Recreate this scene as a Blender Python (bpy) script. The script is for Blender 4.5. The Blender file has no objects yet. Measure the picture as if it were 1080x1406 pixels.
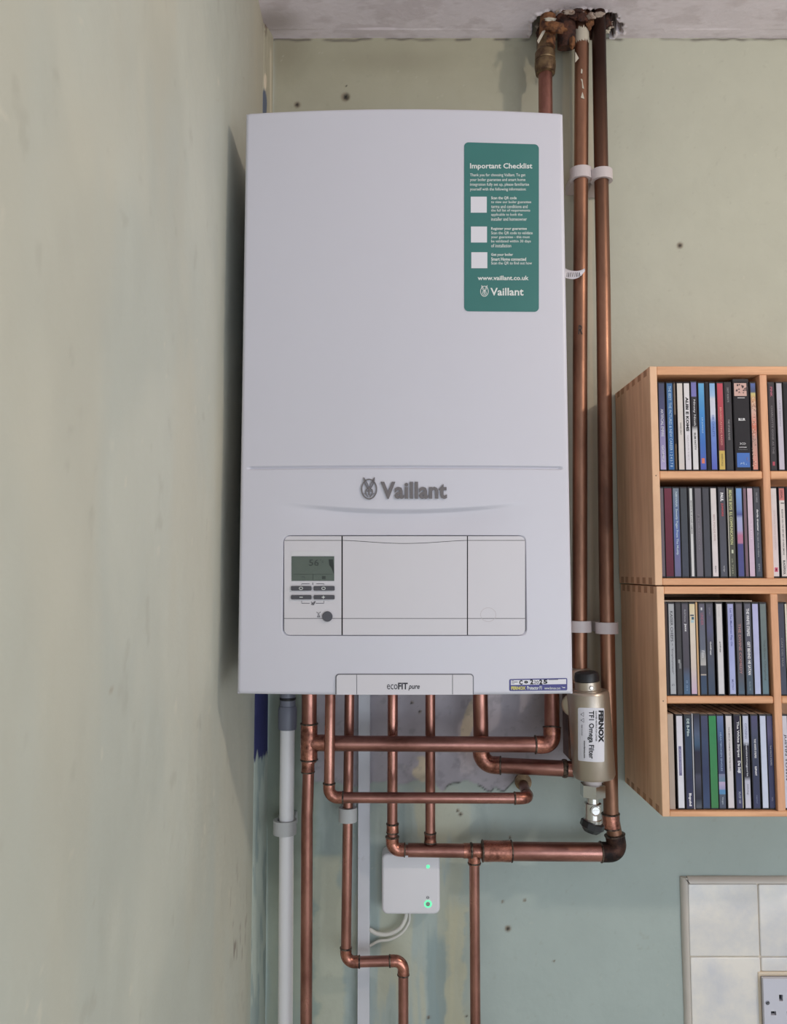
import bpy, math, random
import numpy as np
from mathutils import Vector, Matrix

# ------------------------------------------------------------------ camera, world, light
SC = bpy.context.scene
COL = SC.collection
FPX, CX, CY, HZ = 1040.0, 540.0, 703.0, 781.0
TH = math.atan((HZ - CY) / FPX)
CAM = Vector((0.0, -1.19, 1.55))
cd = bpy.data.cameras.new('camera'); cam = bpy.data.objects.new('camera', cd); COL.objects.link(cam)
cd.sensor_fit = 'HORIZONTAL'; cd.sensor_width = 36.0; cd.lens = 36.0 * FPX / 1080.0
cd.clip_start = 0.02
cam.location = CAM; cam.rotation_euler = (math.pi / 2 + TH, 0, 0)
SC.camera = cam
SC.view_settings.view_transform = 'Standard'; SC.view_settings.look = 'None'
SC.view_settings.gamma = 1.0; SC.view_settings.use_curve_mapping = False
SC.view_settings.exposure = -0.08

w = bpy.data.worlds.new('daylight'); SC.world = w; w.use_nodes = True
w.node_tree.nodes['Background'].inputs[0].default_value = (0.62, 0.72, 0.90, 1)
w.node_tree.nodes['Background'].inputs[1].default_value = 1.0

def area_light(name, loc, target, sx, sy, power, col, shape='RECTANGLE', spread=math.pi):
    l = bpy.data.lights.new(name, 'AREA'); l.shape = shape; l.size = sx; l.size_y = sy
    l.energy = power; l.color = col; l.spread = spread
    o = bpy.data.objects.new(name, l); COL.objects.link(o); o.location = loc
    d = Vector(target) - Vector(loc); o.rotation_euler = d.to_track_quat('-Z', 'Y').to_euler()
    return o
# warm ceiling lamp close in front of the boiler wall, cool window at right, broad fill added behind the camera
area_light('ceiling_lamp_light', (1.15, -1.10, 2.29), (0.1, 0.1, 1.25), 0.08, 0.08, 6.2, (1.0, 0.86, 0.72), 'DISK')
area_light('window_light', (1.55, -1.75, 1.10), (0.0, -0.35, 1.30), 1.4, 1.4, 16, (0.88, 0.94, 1.0))
area_light('rear_fill_light', (0.55, -3.0, 1.0), (0.05, 0, 1.45), 1.9, 1.5, 16, (0.82, 0.91, 1.0))  # broad cool fill added at the rear opening to lift the shadows

# ------------------------------------------------------------------ projection helpers
cT, sT = math.cos(TH), math.sin(TH)
def ray(px, py):
    xc = (px - CX) / FPX; zc = (CY - py) / FPX
    return Vector((xc, cT - sT * zc, sT + cT * zc))
def U(px, py, y):
    d = ray(px, py); return CAM + d * ((y - CAM.y) / d.y)
def project(P):
    """numpy (n,3) -> px,py"""
    q = P - np.array(CAM)
    f = q[:, 1] * cT + q[:, 2] * sT; u = -q[:, 1] * sT + q[:, 2] * cT
    f = np.maximum(f, 0.05)
    return CX + FPX * q[:, 0] / f, CY - FPX * u / f
CEIL = U(600, 52, 0).z

# ------------------------------------------------------------------ noise
_rng = np.random.RandomState(7)
_tab = _rng.rand(256, 256)
def vnoise(x, y, seed=0):
    x = np.asarray(x, float) + seed * 17.31; y = np.asarray(y, float) + seed * 5.77
    xi = np.floor(x).astype(int); yi = np.floor(y).astype(int)
    fx = x - xi; fy = y - yi; fx = fx * fx * (3 - 2 * fx); fy = fy * fy * (3 - 2 * fy)
    a = _tab[xi & 255, yi & 255]; b = _tab[(xi + 1) & 255, yi & 255]
    c = _tab[xi & 255, (yi + 1) & 255]; d = _tab[(xi + 1) & 255, (yi + 1) & 255]
    return (a * (1 - fx) + b * fx) * (1 - fy) + (c * (1 - fx) + d * fx) * fy
def fbm(x, y, seed=0, o=4):
    s = 0; a = 0.5; t = 0
    for i in range(o):
        s = s + a * vnoise(x * 2 ** i, y * 2 ** i, seed + i * 3); t += a; a *= 0.55
    return s / t
def sstep(a, b, v):
    t = np.clip((v - a) / (b - a), 0, 1); return t * t * (3 - 2 * t)

# ------------------------------------------------------------------ materials
def lin(c):
    if isinstance(c, (int, float)): c = (c, c, c)
    out = []
    for v in c:
        v = v / 255.0
        out.append(v / 12.92 if v <= 0.04045 else ((v + 0.055) / 1.055) ** 2.4)
    return out
MATS = {}
def mat(name, col=(200, 200, 200), rough=0.5, metal=0.0, var=0.0, vscale=20, stretch=(1, 1, 1), col2=None, c2amt=(0.45, 0.7),
        bump=0.0, bscale=200, spec=0.5, attr=None, emit=None, estr=1.0, alpha=None, coat=0.0, rough2=None, bstretch=(1, 1, 1), zdark=None):
    if name in MATS: return MATS[name]
    m = bpy.data.materials.new(name); MATS[name] = m; m.use_nodes = True
    nt = m.node_tree; N = nt.nodes; L = nt.links
    b = N['Principled BSDF']
    b.inputs['Roughness'].default_value = rough; b.inputs['Metallic'].default_value = metal
    b.inputs['Specular IOR Level'].default_value = spec; b.inputs['Coat Weight'].default_value = coat
    c = lin(col); base = None
    tc = N.new('ShaderNodeTexCoord')
    if attr:
        a = N.new('ShaderNodeVertexColor'); a.layer_name = attr; base = a.outputs['Color']
    if col2 is not None:
        mp = N.new('ShaderNodeMapping'); mp.inputs['Scale'].default_value = stretch; L.new(tc.outputs['Object'], mp.inputs[0])
        n = N.new('ShaderNodeTexNoise'); n.inputs['Scale'].default_value = vscale; n.inputs['Detail'].default_value = 6
        n.inputs['Roughness'].default_value = 0.62; L.new(mp.outputs[0], n.inputs['Vector'])
        r = N.new('ShaderNodeMapRange'); r.inputs[1].default_value = c2amt[0]; r.inputs[2].default_value = c2amt[1]
        L.new(n.outputs['Fac'], r.inputs[0])
        mx = N.new('ShaderNodeMix'); mx.data_type = 'RGBA'; L.new(r.outputs[0], mx.inputs[0])
        if base is not None: L.new(base, mx.inputs[6])
        else: mx.inputs[6].default_value = (*c, 1)
        mx.inputs[7].default_value = (*lin(col2), 1); base = mx.outputs[2]
        if rough2 is not None:
            rr = N.new('ShaderNodeMapRange'); rr.inputs[3].default_value = rough; rr.inputs[4].default_value = rough2
            L.new(r.outputs[0], rr.inputs[0]); L.new(rr.outputs[0], b.inputs['Roughness'])
    if var > 0:
        n = N.new('ShaderNodeTexNoise'); n.inputs['Scale'].default_value = vscale * 0.6; n.inputs['Detail'].default_value = 5
        L.new(tc.outputs['Object'], n.inputs['Vector'])
        r = N.new('ShaderNodeMapRange'); r.inputs[1].default_value = 0.25; r.inputs[2].default_value = 0.75
        r.inputs[3].default_value = 1 - var; r.inputs[4].default_value = 1 + var; L.new(n.outputs['Fac'], r.inputs[0])
        h = N.new('ShaderNodeHueSaturation'); L.new(r.outputs[0], h.inputs['Value'])
        if base is not None: L.new(base, h.inputs['Color'])
        else: h.inputs['Color'].default_value = (*c, 1)
        base = h.outputs[0]
    if zdark:      # tarnish and painted-in shade, both growing towards the ceiling
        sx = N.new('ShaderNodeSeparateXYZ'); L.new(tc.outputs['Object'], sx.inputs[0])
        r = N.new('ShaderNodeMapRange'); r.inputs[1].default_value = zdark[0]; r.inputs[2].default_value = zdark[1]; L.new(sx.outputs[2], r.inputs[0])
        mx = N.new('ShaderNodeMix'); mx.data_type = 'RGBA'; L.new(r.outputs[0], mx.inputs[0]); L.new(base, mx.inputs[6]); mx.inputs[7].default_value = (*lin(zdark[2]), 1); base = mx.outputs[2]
    if base is not None: L.new(base, b.inputs['Base Color'])
    else: b.inputs['Base Color'].default_value = (*c, 1)
    if bump > 0:
        mp = N.new('ShaderNodeMapping'); mp.inputs['Scale'].default_value = bstretch; L.new(tc.outputs['Object'], mp.inputs[0])
        n = N.new('ShaderNodeTexNoise'); n.inputs['Scale'].default_value = bscale; n.inputs['Detail'].default_value = 4
        L.new(mp.outputs[0], n.inputs['Vector'])
        bp = N.new('ShaderNodeBump'); bp.inputs['Strength'].default_value = 1.0; bp.inputs['Distance'].default_value = bump
        L.new(n.outputs['Fac'], bp.inputs['Height']); L.new(bp.outputs[0], b.inputs['Normal'])
    if emit is not None:
        b.inputs['Emission Color'].default_value = (*lin(emit), 1); b.inputs['Emission Strength'].default_value = estr
    return m

M_PAINT = mat('boiler_white_paint', (209, 207, 217), 0.38, bump=0.00003, bscale=900, var=0.012, vscale=8)
M_PAINT2 = mat('boiler_white_plastic', (212, 208, 214), 0.42, var=0.012, vscale=14)
M_GAP = mat('dark_recess', (28, 27, 32), 0.7)
M_GREYPL = mat('grey_plastic', (94, 92, 98), 0.4)
M_LETTER = mat('logo_grey', (112, 106, 108), 0.45)
M_BTN = mat('button_grey', (78, 77, 84), 0.4)
M_WHITEINK = mat('white_print', (225, 228, 226), 0.6)
M_DARKINK = mat('dark_print', (52, 50, 58), 0.6)
M_BLACKINK = mat('marker_ink', (16, 16, 22), 0.6)
M_COP = mat('copper_pipe', (188, 136, 123), 0.25, 0.95, col2=(112, 72, 62), vscale=26, stretch=(1, 1, 0.35), c2amt=(0.36, 0.72), rough2=0.48, var=0.12, bump=0.00005, bscale=300)
M_COPH = mat('copper_pipe_level', (184, 133, 121), 0.25, 0.95, col2=(104, 66, 58), vscale=26, stretch=(0.35, 1, 1), c2amt=(0.36, 0.72), rough2=0.48, var=0.12, bump=0.00005, bscale=300)
M_COPOLD = mat('copper_brown', (172, 128, 104), 0.33, 0.9, col2=(100, 72, 60), vscale=14, stretch=(1, 1, 0.25), c2amt=(0.35, 0.7), rough2=0.55, var=0.1, bump=0.00006, bscale=260)
M_COPTOP = mat('copper_tarnish_and_shade', (172, 128, 104), 0.36, 0.85, col2=(100, 72, 60), vscale=14, stretch=(1, 1, 0.25), c2amt=(0.35, 0.7), rough2=0.55, var=0.1, bump=0.00006, bscale=260, zdark=(1.95, 2.34, (60, 42, 36)))
M_COPDARK = mat('copper_sooty', (110, 74, 60), 0.45, 0.7, col2=(38, 30, 30), vscale=30, c2amt=(0.3, 0.55), rough2=0.6, bump=0.0001, bscale=220)
M_FIT = mat('copper_fitting', (192, 132, 114), 0.25, 0.95, col2=(84, 52, 46), vscale=60, c2amt=(0.40, 0.68), rough2=0.5, bump=0.00008, bscale=260)
M_SOLDER = mat('solder', (120, 104, 92), 0.5, 0.6, col2=(52, 42, 40), vscale=180, c2amt=(0.4, 0.6), bump=0.0004, bscale=420)
M_BRASS = mat('old_brass', (134, 112, 84), 0.42, 0.75, col2=(84, 64, 52), vscale=60, c2amt=(0.4, 0.62), bump=0.0002, bscale=260)
M_RUST = mat('rust', (92, 56, 42), 0.9, 0.0, col2=(42, 27, 25), vscale=70, c2amt=(0.4, 0.6), bump=0.0016, bscale=220)
M_RUSTO = mat('orange_rust', (132, 88, 56), 0.9, 0.0, col2=(64, 38, 30), vscale=90, c2amt=(0.45, 0.62), bump=0.0016, bscale=220)
M_CHIP = mat('plaster_chip', (168, 152, 140), 0.95, col2=(110, 78, 64), vscale=110, c2amt=(0.5, 0.66), bump=0.0014, bscale=220)
M_WPAINT = mat('cream_gloss_paint', (196, 188, 172), 0.5, bump=0.0003, bscale=200)
M_NICKEL = mat('satin_nickel', (190, 178, 164), 0.34, 0.85, var=0.05, bump=0.00003, bscale=500)
M_CHROME = mat('chrome', (205, 203, 200), 0.16, 1.0)
M_BLACKPL = mat('black_plastic', (30, 30, 34), 0.38)
M_STEEL = mat('bronze_bracket', (128, 100, 90), 0.45, 0.6, col2=(84, 64, 60), vscale=40, c2amt=(0.4, 0.65))
M_CLIP = mat('white_clip_plastic', (206, 196, 196), 0.45)
M_CLIPO = mat('aged_clip_plastic', (190, 190, 190), 0.5, var=0.05, vscale=60)
M_PVC = mat('white_waste_pipe', (240, 238, 240), 0.35, var=0.015, vscale=12)
M_PVCG = mat('grey_waste_coupling', (118, 120, 134), 0.4)
M_TRUNK = mat('white_trunking', (204, 205, 212), 0.5, var=0.05, vscale=30, col2=(150, 142, 132), c2amt=(0.62, 0.78))
M_CABLE = mat('white_cable', (214, 212, 206), 0.45)
M_BOX = mat('receiver_plastic', (224, 222, 228), 0.42)
M_LED = mat('green_led', (90, 210, 150), 0.4, emit=(100, 250, 175), estr=0.95)
M_TEAL = mat('teal_sticker', (58, 118, 114), 0.42, var=0.03, vscale=30)
M_SCREEN = mat('lcd_screen', (92, 102, 96), 0.25)
M_SEG = mat('lcd_segments', (74, 84, 78), 0.3)
M_STICKW = mat('white_sticker', (222, 220, 228), 0.5)
M_STICKB = mat('blue_sticker', (62, 60, 130), 0.45)
M_STICKY = mat('yellow_print', (206, 196, 110), 0.5)
M_WOOD = mat('beech_front', (232, 176, 132), 0.5, col2=(208, 150, 110), vscale=22, stretch=(0.35, 2, 5), c2amt=(0.38, 0.66), var=0.05, bump=0.0001, bscale=300, bstretch=(0.3, 1, 2))
M_WOODV = mat('beech_upright', (228, 172, 132), 0.5, col2=(204, 146, 110), vscale=22, stretch=(5, 2, 0.35), c2amt=(0.38, 0.66), var=0.05, bump=0.0001, bscale=300, bstretch=(2, 1, 0.3))
M_WOODS = mat('beech_side', (238, 196, 160), 0.55, col2=(212, 166, 130), vscale=12, stretch=(1, 6, 0.5), c2amt=(0.36, 0.68), var=0.08, bump=0.0001, bscale=260, bstretch=(1, 2, 0.3))
M_ENDGR = mat('end_grain', (186, 140, 108), 0.7, var=0.1, vscale=90)
M_CASE = mat('cd_case_dark', (34, 31, 36), 0.35, var=0.1, vscale=60, spec=0.3)
M_CASETOP = mat('cd_case_edge', (214, 196, 178), 0.5, col2=(150, 134, 120), vscale=120, c2amt=(0.4, 0.6))
M_SPINE = mat('spine_print', rough=0.55, attr='Col', var=0.05, vscale=120, spec=0.25)
M_WALL = mat('wall_paint', rough=0.75, attr='Col', bump=0.0005, bscale=95, var=0.035, vscale=26)
M_WALLL = mat('left_wall_paint', rough=0.6, attr='Col', bump=0.0005, bscale=70, var=0.03, vscale=9)
M_CEIL = mat('ceiling_paint', rough=0.85, attr='Col', bump=0.0008, bscale=110, var=0.05, vscale=22)
M_TILE = mat('marbled_tile', (238, 233, 226), 0.2, col2=(214, 214, 218), vscale=11, c2amt=(0.4, 0.64), bump=0.0007, bscale=26)
M_GROUT = mat('grout', (222, 210, 194), 0.9, var=0.08, vscale=120)
M_TRIM = mat('tile_trim_plastic', (206, 198, 190), 0.4, var=0.04, vscale=50)
M_SOCK = mat('socket_plastic', (206, 206, 218), 0.35)
M_CREAM = mat('cream_surround', (232, 216, 194), 0.6)
M_PLAIN = mat('room_paint', (222, 222, 218), 0.9)
M_FLOOR = mat('floor_boards', (206, 200, 190), 0.5, col2=(190, 182, 172), vscale=6, stretch=(6, 0.5, 1))

# ------------------------------------------------------------------ mesh helpers
def mesh(name, V, F, m, parent=None, smooth=False, cols=None, midx=None, sharp=None):
    me = bpy.data.meshes.new(name); me.from_pydata([tuple(v) for v in V], [], F)
    for q in (m if isinstance(m, (list, tuple)) else [m]): me.materials.append(q)
    if midx is not None: me.polygons.foreach_set('material_index', midx)
    if smooth:
        me.polygons.foreach_set('use_smooth', [True] * len(me.polygons))
        if sharp: me.set_sharp_from_angle(angle=math.radians(sharp))
    if cols is not None:
        a = me.color_attributes.new('Col', 'FLOAT_COLOR', 'POINT')
        a.data.foreach_set('color', np.asarray(cols, dtype=np.float32).ravel())
    me.update()
    o = bpy.data.objects.new(name, me); COL.objects.link(o)
    if parent is not None: put(o, parent)
    return o
def put(o, parent):
    """parent an object built in world coordinates, keeping it where it is"""
    o.parent = parent; bpy_w = parent
    mt = Matrix.Identity(4)
    while bpy_w is not None:
        mt = Matrix.LocRotScale(bpy_w.location, bpy_w.rotation_euler, bpy_w.scale) @ (bpy_w.matrix_parent_inverse if bpy_w.parent else Matrix.Identity(4)) @ mt if False else mt
        bpy_w = None
    o.matrix_parent_inverse = WORLD[parent.name].inverted()
    WORLD[o.name] = Matrix.Identity(4)
class _W(dict):
    def __missing__(self, k): return Matrix.Identity(4)
WORLD = _W()
def thing(name, label, cat, loc, group=None):
    o = bpy.data.objects.new(name, None); COL.objects.link(o); o.empty_display_size = 0.02
    o.location = loc; WORLD[o.name] = Matrix.Translation(Vector(loc))
    o['label'] = label; o['category'] = cat
    if group: o['group'] = group
    return o
def tag(o, label, cat, group=None):
    o['label'] = label; o['category'] = cat
    if group: o['group'] = group
    return o

def join(parts):
    V = []; F = []
    for v, f in parts:
        n = len(V); V += [tuple(q) for q in v]; F += [[i + n for i in g] for g in f]
    return V, F
def box(a, b):
    x0, y0, z0 = (min(a[i], b[i]) for i in range(3)); x1, y1, z1 = (max(a[i], b[i]) for i in range(3))
    V = [(x0, y0, z0), (x1, y0, z0), (x1, y1, z0), (x0, y1, z0), (x0, y0, z1), (x1, y0, z1), (x1, y1, z1), (x0, y1, z1)]
    return V, [[0, 3, 2, 1], [4, 5, 6, 7], [0, 1, 5, 4], [1, 2, 6, 5], [2, 3, 7, 6], [3, 0, 4, 7]]
def bbox_bev(a, b, c):
    """box with chamfered edges"""
    lo = [min(a[i], b[i]) for i in range(3)]; hi = [max(a[i], b[i]) for i in range(3)]
    c = min(c, *(0.45 * (hi[i] - lo[i]) for i in range(3)))
    V = []; idx = {}
    for sx in (0, 1):
        for sy in (0, 1):
            for sz in (0, 1):
                s = (sx, sy, sz)
                for ax in range(3):
                    p = [(hi[i] if s[i] else lo[i]) for i in range(3)]
                    for i in range(3):
                        if i != ax: p[i] += -c if s[i] else c
                    idx[(s, ax)] = len(V); V.append(tuple(p))
    F = []
    for ax in range(3):
        o1, o2 = [i for i in range(3) if i != ax]
        for sgn in (0, 1):
            q = []
            for (u, v) in ((0, 0), (1, 0), (1, 1), (0, 1)):
                s = [0, 0, 0]; s[ax] = sgn; s[o1] = u; s[o2] = v; q.append(idx[(tuple(s), ax)])
            F.append(q)
        for u in (0, 1):
            for v in (0, 1):
                s0 = [0, 0, 0]; s0[o1] = u; s0[o2] = v; s1 = list(s0); s1[ax] = 1
                F.append([idx[(tuple(s0), o1)], idx[(tuple(s1), o1)], idx[(tuple(s1), o2)], idx[(tuple(s0), o2)]])
    for sx in (0, 1):
        for sy in (0, 1):
            for sz in (0, 1):
                F.append([idx[((sx, sy, sz), i)] for i in range(3)])
    cen = Vector([(lo[i] + hi[i]) / 2 for i in range(3)])
    for f in F:
        p = [Vector(V[i]) for i in f]; n = (p[1] - p[0]).cross(p[2] - p[0])
        if n.dot(sum(p, Vector()) / len(p) - cen) < 0: f.reverse()
    return V, F
def frame_along(pts):
    T = []
    n = len(pts)
    for i in range(n):
        a = pts[max(i - 1, 0)]; b = pts[min(i + 1, n - 1)]; T.append((b - a).normalized())
    up = Vector((0, 0, 1)) if abs(T[0].z) < 0.8 else Vector((0, 1, 0))
    nrm = (up - T[0] * up.dot(T[0])).normalized(); out = []
    for t in T:
        nrm = (nrm - t * nrm.dot(t)).normalized(); out.append((t, nrm, t.cross(nrm)))
    return out
def tube(pts, r, seg=24, cap=True):
    pts = [Vector(p) for p in pts]; fr = frame_along(pts); V = []; F = []
    rs = r if isinstance(r, (list, tuple)) else [r] * len(pts)
    for p, (t, n, b), rr in zip(pts, fr, rs):
        for k in range(seg):
            a = 2 * math.pi * k / seg; V.append(p + (n * math.cos(a) + b * math.sin(a)) * rr)
    for i in range(len(pts) - 1):
        for k in range(seg):
            k2 = (k + 1) % seg; F.append([i * seg + k, i * seg + k2, (i + 1) * seg + k2, (i + 1) * seg + k])
    if cap:
        F.append(list(range(seg))[::-1]); F.append([(len(pts) - 1) * seg + k for k in range(seg)])
    return V, F
def lathe(p0, axis, prof, seg=32):
    """prof: list of (distance along the axis, radius)"""
    ax = Vector(axis).normalized(); p0 = Vector(p0)
    up = Vector((0, 0, 1)) if abs(ax.z) < 0.8 else Vector((0, 1, 0))
    n = (up - ax * up.dot(ax)).normalized(); b = ax.cross(n); V = []; F = []
    for d, r in prof:
        for k in range(seg):
            a = 2 * math.pi * k / seg; V.append(p0 + ax * d + (n * math.cos(a) + b * math.sin(a)) * r)
    for i in range(len(prof) - 1):
        for k in range(seg):
            k2 = (k + 1) % seg; F.append([i * seg + k, i * seg + k2, (i + 1) * seg + k2, (i + 1) * seg + k])
    F.append(list(range(seg))[::-1]); F.append([(len(prof) - 1) * seg + k for k in range(seg)])
    return V, F
def curve_pts(ctrl, n=10):
    """Catmull-Rom"""
    P = [Vector(c) for c in ctrl]; P = [P[0] * 2 - P[1]] + P + [P[-1] * 2 - P[-2]]; out = []
    for i in range(1, len(P) - 2):
        for k in range(n):
            t = k / n; a, b, c, d = P[i - 1], P[i], P[i + 1], P[i + 2]
            out.append(0.5 * ((2 * b) + (c - a) * t + (2 * a - 5 * b + 4 * c - d) * t * t + (3 * b - a - 3 * c + d) * t ** 3))
    out.append(P[-2]); return out
def grid_mesh(name, xs, zs, fn, m, parent=None, cols=None, flip=False, smooth=True):
    nx, nz = len(xs), len(zs)
    A, B = np.meshgrid(xs, zs)
    P = fn(A.ravel(), B.ravel())
    idx = np.arange(nx * nz).reshape(nz, nx)
    F = np.stack([idx[:-1, :-1], idx[:-1, 1:], idx[1:, 1:], idx[1:, :-1]], -1).reshape(-1, 4)
    if flip: F = F[:, ::-1]
    me = bpy.data.meshes.new(name)
    me.vertices.add(len(P)); me.vertices.foreach_set('co', np.asarray(P, np.float32).ravel())
    me.loops.add(F.size); me.loops.foreach_set('vertex_index', F.ravel().astype(np.int32))
    me.polygons.add(len(F)); me.polygons.foreach_set('loop_start', np.arange(0, F.size, 4, dtype=np.int32))
    me.polygons.foreach_set('use_smooth', np.full(len(F), smooth, dtype=bool))
    me.update(calc_edges=True); me.validate()
    me.materials.append(m)
    if cols is not None:
        C = cols(P); a = me.color_attributes.new('Col', 'FLOAT_COLOR', 'POINT')
        a.data.foreach_set('color', np.concatenate([C, np.ones((len(C), 1))], 1).astype(np.float32).ravel())
    o = bpy.data.objects.new(name, me); COL.objects.link(o)
    if parent is not None: put(o, parent)
    return o
def mixc(C, col, mask):
    c = np.array(lin(col)); m = np.clip(mask, 0, 1)[:, None]; return C * (1 - m) + c * m
def spot(px, py, cx, cy, rx, ry, e=0.5):
    d = np.sqrt(((px - cx) / rx) ** 2 + ((py - cy) / ry) ** 2); return 1 - sstep(1 - e, 1, d)
def coords(lo, hi, d, more=()):
    a = list(np.arange(lo, hi + d * 0.5, d)) + list(more); return np.array(sorted(set(np.round(a, 5))))

# ------------------------------------------------------------------ text
_fontcache = {}
def glyph_mesh(body, bold=0.0, shear=0.0, space=1.0):
    key = (body, bold, shear, space)
    if key in _fontcache: return _fontcache[key]
    c = bpy.data.curves.new('t', 'FONT'); c.body = body; c.size = 1.0; c.resolution_u = 2; c.offset = bold; c.shear = shear
    c.space_character = space; c.fill_mode = 'FRONT'
    o = bpy.data.objects.new('t', c); COL.objects.link(o)
    dg = bpy.context.evaluated_depsgraph_get(); dg.update()
    me = o.evaluated_get(dg).to_mesh()
    V = np.array([v.co[:] for v in me.vertices]) if len(me.vertices) else np.zeros((1, 3)); F = [list(p.vertices) for p in me.polygons]
    o.evaluated_get(dg).to_mesh_clear(); bpy.data.objects.remove(o); bpy.data.curves.remove(c)
    _fontcache[key] = (V, F); return V, F
def text_geo(body, box_px, M, bold=0.0, rot=0, shear=0.0, thick=0.0, off=0.0, keep=False, space=1.0):
    """fits the text into a box in photograph pixels (x0,y0,x1,y1); M(px,py,off)->point on the carrying surface"""
    V, F = glyph_mesh(body, bold, shear, space)
    x0, y0, x1, y1 = box_px
    u = (V[:, 0] - V[:, 0].min()) / max(1e-6, np.ptp(V[:, 0])); v = (V[:, 1] - V[:, 1].min()) / max(1e-6, np.ptp(V[:, 1]))
    if rot == 0: X = x0 + u * (x1 - x0); Y = y1 - v * (y1 - y0)
    else: Y = y0 + u * (y1 - y0); X = x0 + v * (x1 - x0)     # reads downwards
    top = [M(a, b, off + thick) for a, b in zip(X, Y)]
    if thick <= 0: return top, F
    bot = [M(a, b, off) for a, b in zip(X, Y)]
    n = len(top); cnt = {}
    for f in F:
        for i in range(len(f)):
            e = (f[i], f[(i + 1) % len(f)]); cnt[e] = cnt.get(e, 0) + 1
    G = list(F)
    for (a, b) in cnt:
        if (b, a) not in cnt: G.append([b, a, a + n, b + n])
    return top + bot, G
def stroke(pts, wpx, M, off, thick=0.0):
    """a flat line of some width through pixel points"""
    V = []; F = []; n = len(pts)
    ws = wpx if isinstance(wpx, (list, tuple)) else [wpx] * n
    for i, (x, y) in enumerate(pts):
        a = pts[max(0, i - 1)]; b = pts[min(n - 1, i + 1)]
        d = math.hypot(b[0] - a[0], b[1] - a[1]) or 1; nx, ny = -(b[1] - a[1]) / d, (b[0] - a[0]) / d
        V += [(x + nx * ws[i] / 2, y + ny * ws[i] / 2), (x - nx * ws[i] / 2, y - ny * ws[i] / 2)]
    top = [M(a, b, off + thick) for a, b in V]
    for i in range(n - 1): F.append([2 * i, 2 * i + 1, 2 * i + 3, 2 * i + 2])
    if thick > 0:
        m = len(top); top += [M(a, b, off) for a, b in V]
        for i in range(n - 1):
            F.append([2 * i, 2 * i + 2, 2 * i + 2 + m, 2 * i + m]); F.append([2 * i + 1, 2 * i + 1 + m, 2 * i + 3 + m, 2 * i + 3])
        F.append([0, m, m + 1, 1]); F.append([2 * n - 2, 2 * n - 1, 2 * n - 1 + m, 2 * n - 2 + m])
    return top, F
def rect_px(x0, y0, x1, y1): return [(x0, y0), (x1, y0), (x1, y1), (x0, y1)]
def poly_px(pts, M, off, thick=0.0):
    n = len(pts); V = [M(a, b, off + thick) for a, b in pts]; F = [list(range(n))]
    if thick > 0:
        V += [M(a, b, off) for a, b in pts]; F += [[i, (i + 1) % n, (i + 1) % n + n, i + n] for i in range(n)]
    return V, F
def ell(cx, cy, rx, ry, n=24, a0=0, a1=2 * math.pi):
    return [(cx + rx * math.cos(a0 + (a1 - a0) * i / n), cy + ry * math.sin(a0 + (a1 - a0) * i / n)) for i in range(n + (0 if abs(a1 - a0 - 2 * math.pi) < 1e-6 else 1))]
def ring_px(cx, cy, rx, ry, wd, n=32): return [(p[0], p[1]) for p in ell(cx, cy, rx, ry, n)] + [(cx + rx, cy)]
def fixn(o):
    """make the flat print face the room"""
    me = o.data; me.calc_loop_triangles()
    return o

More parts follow.
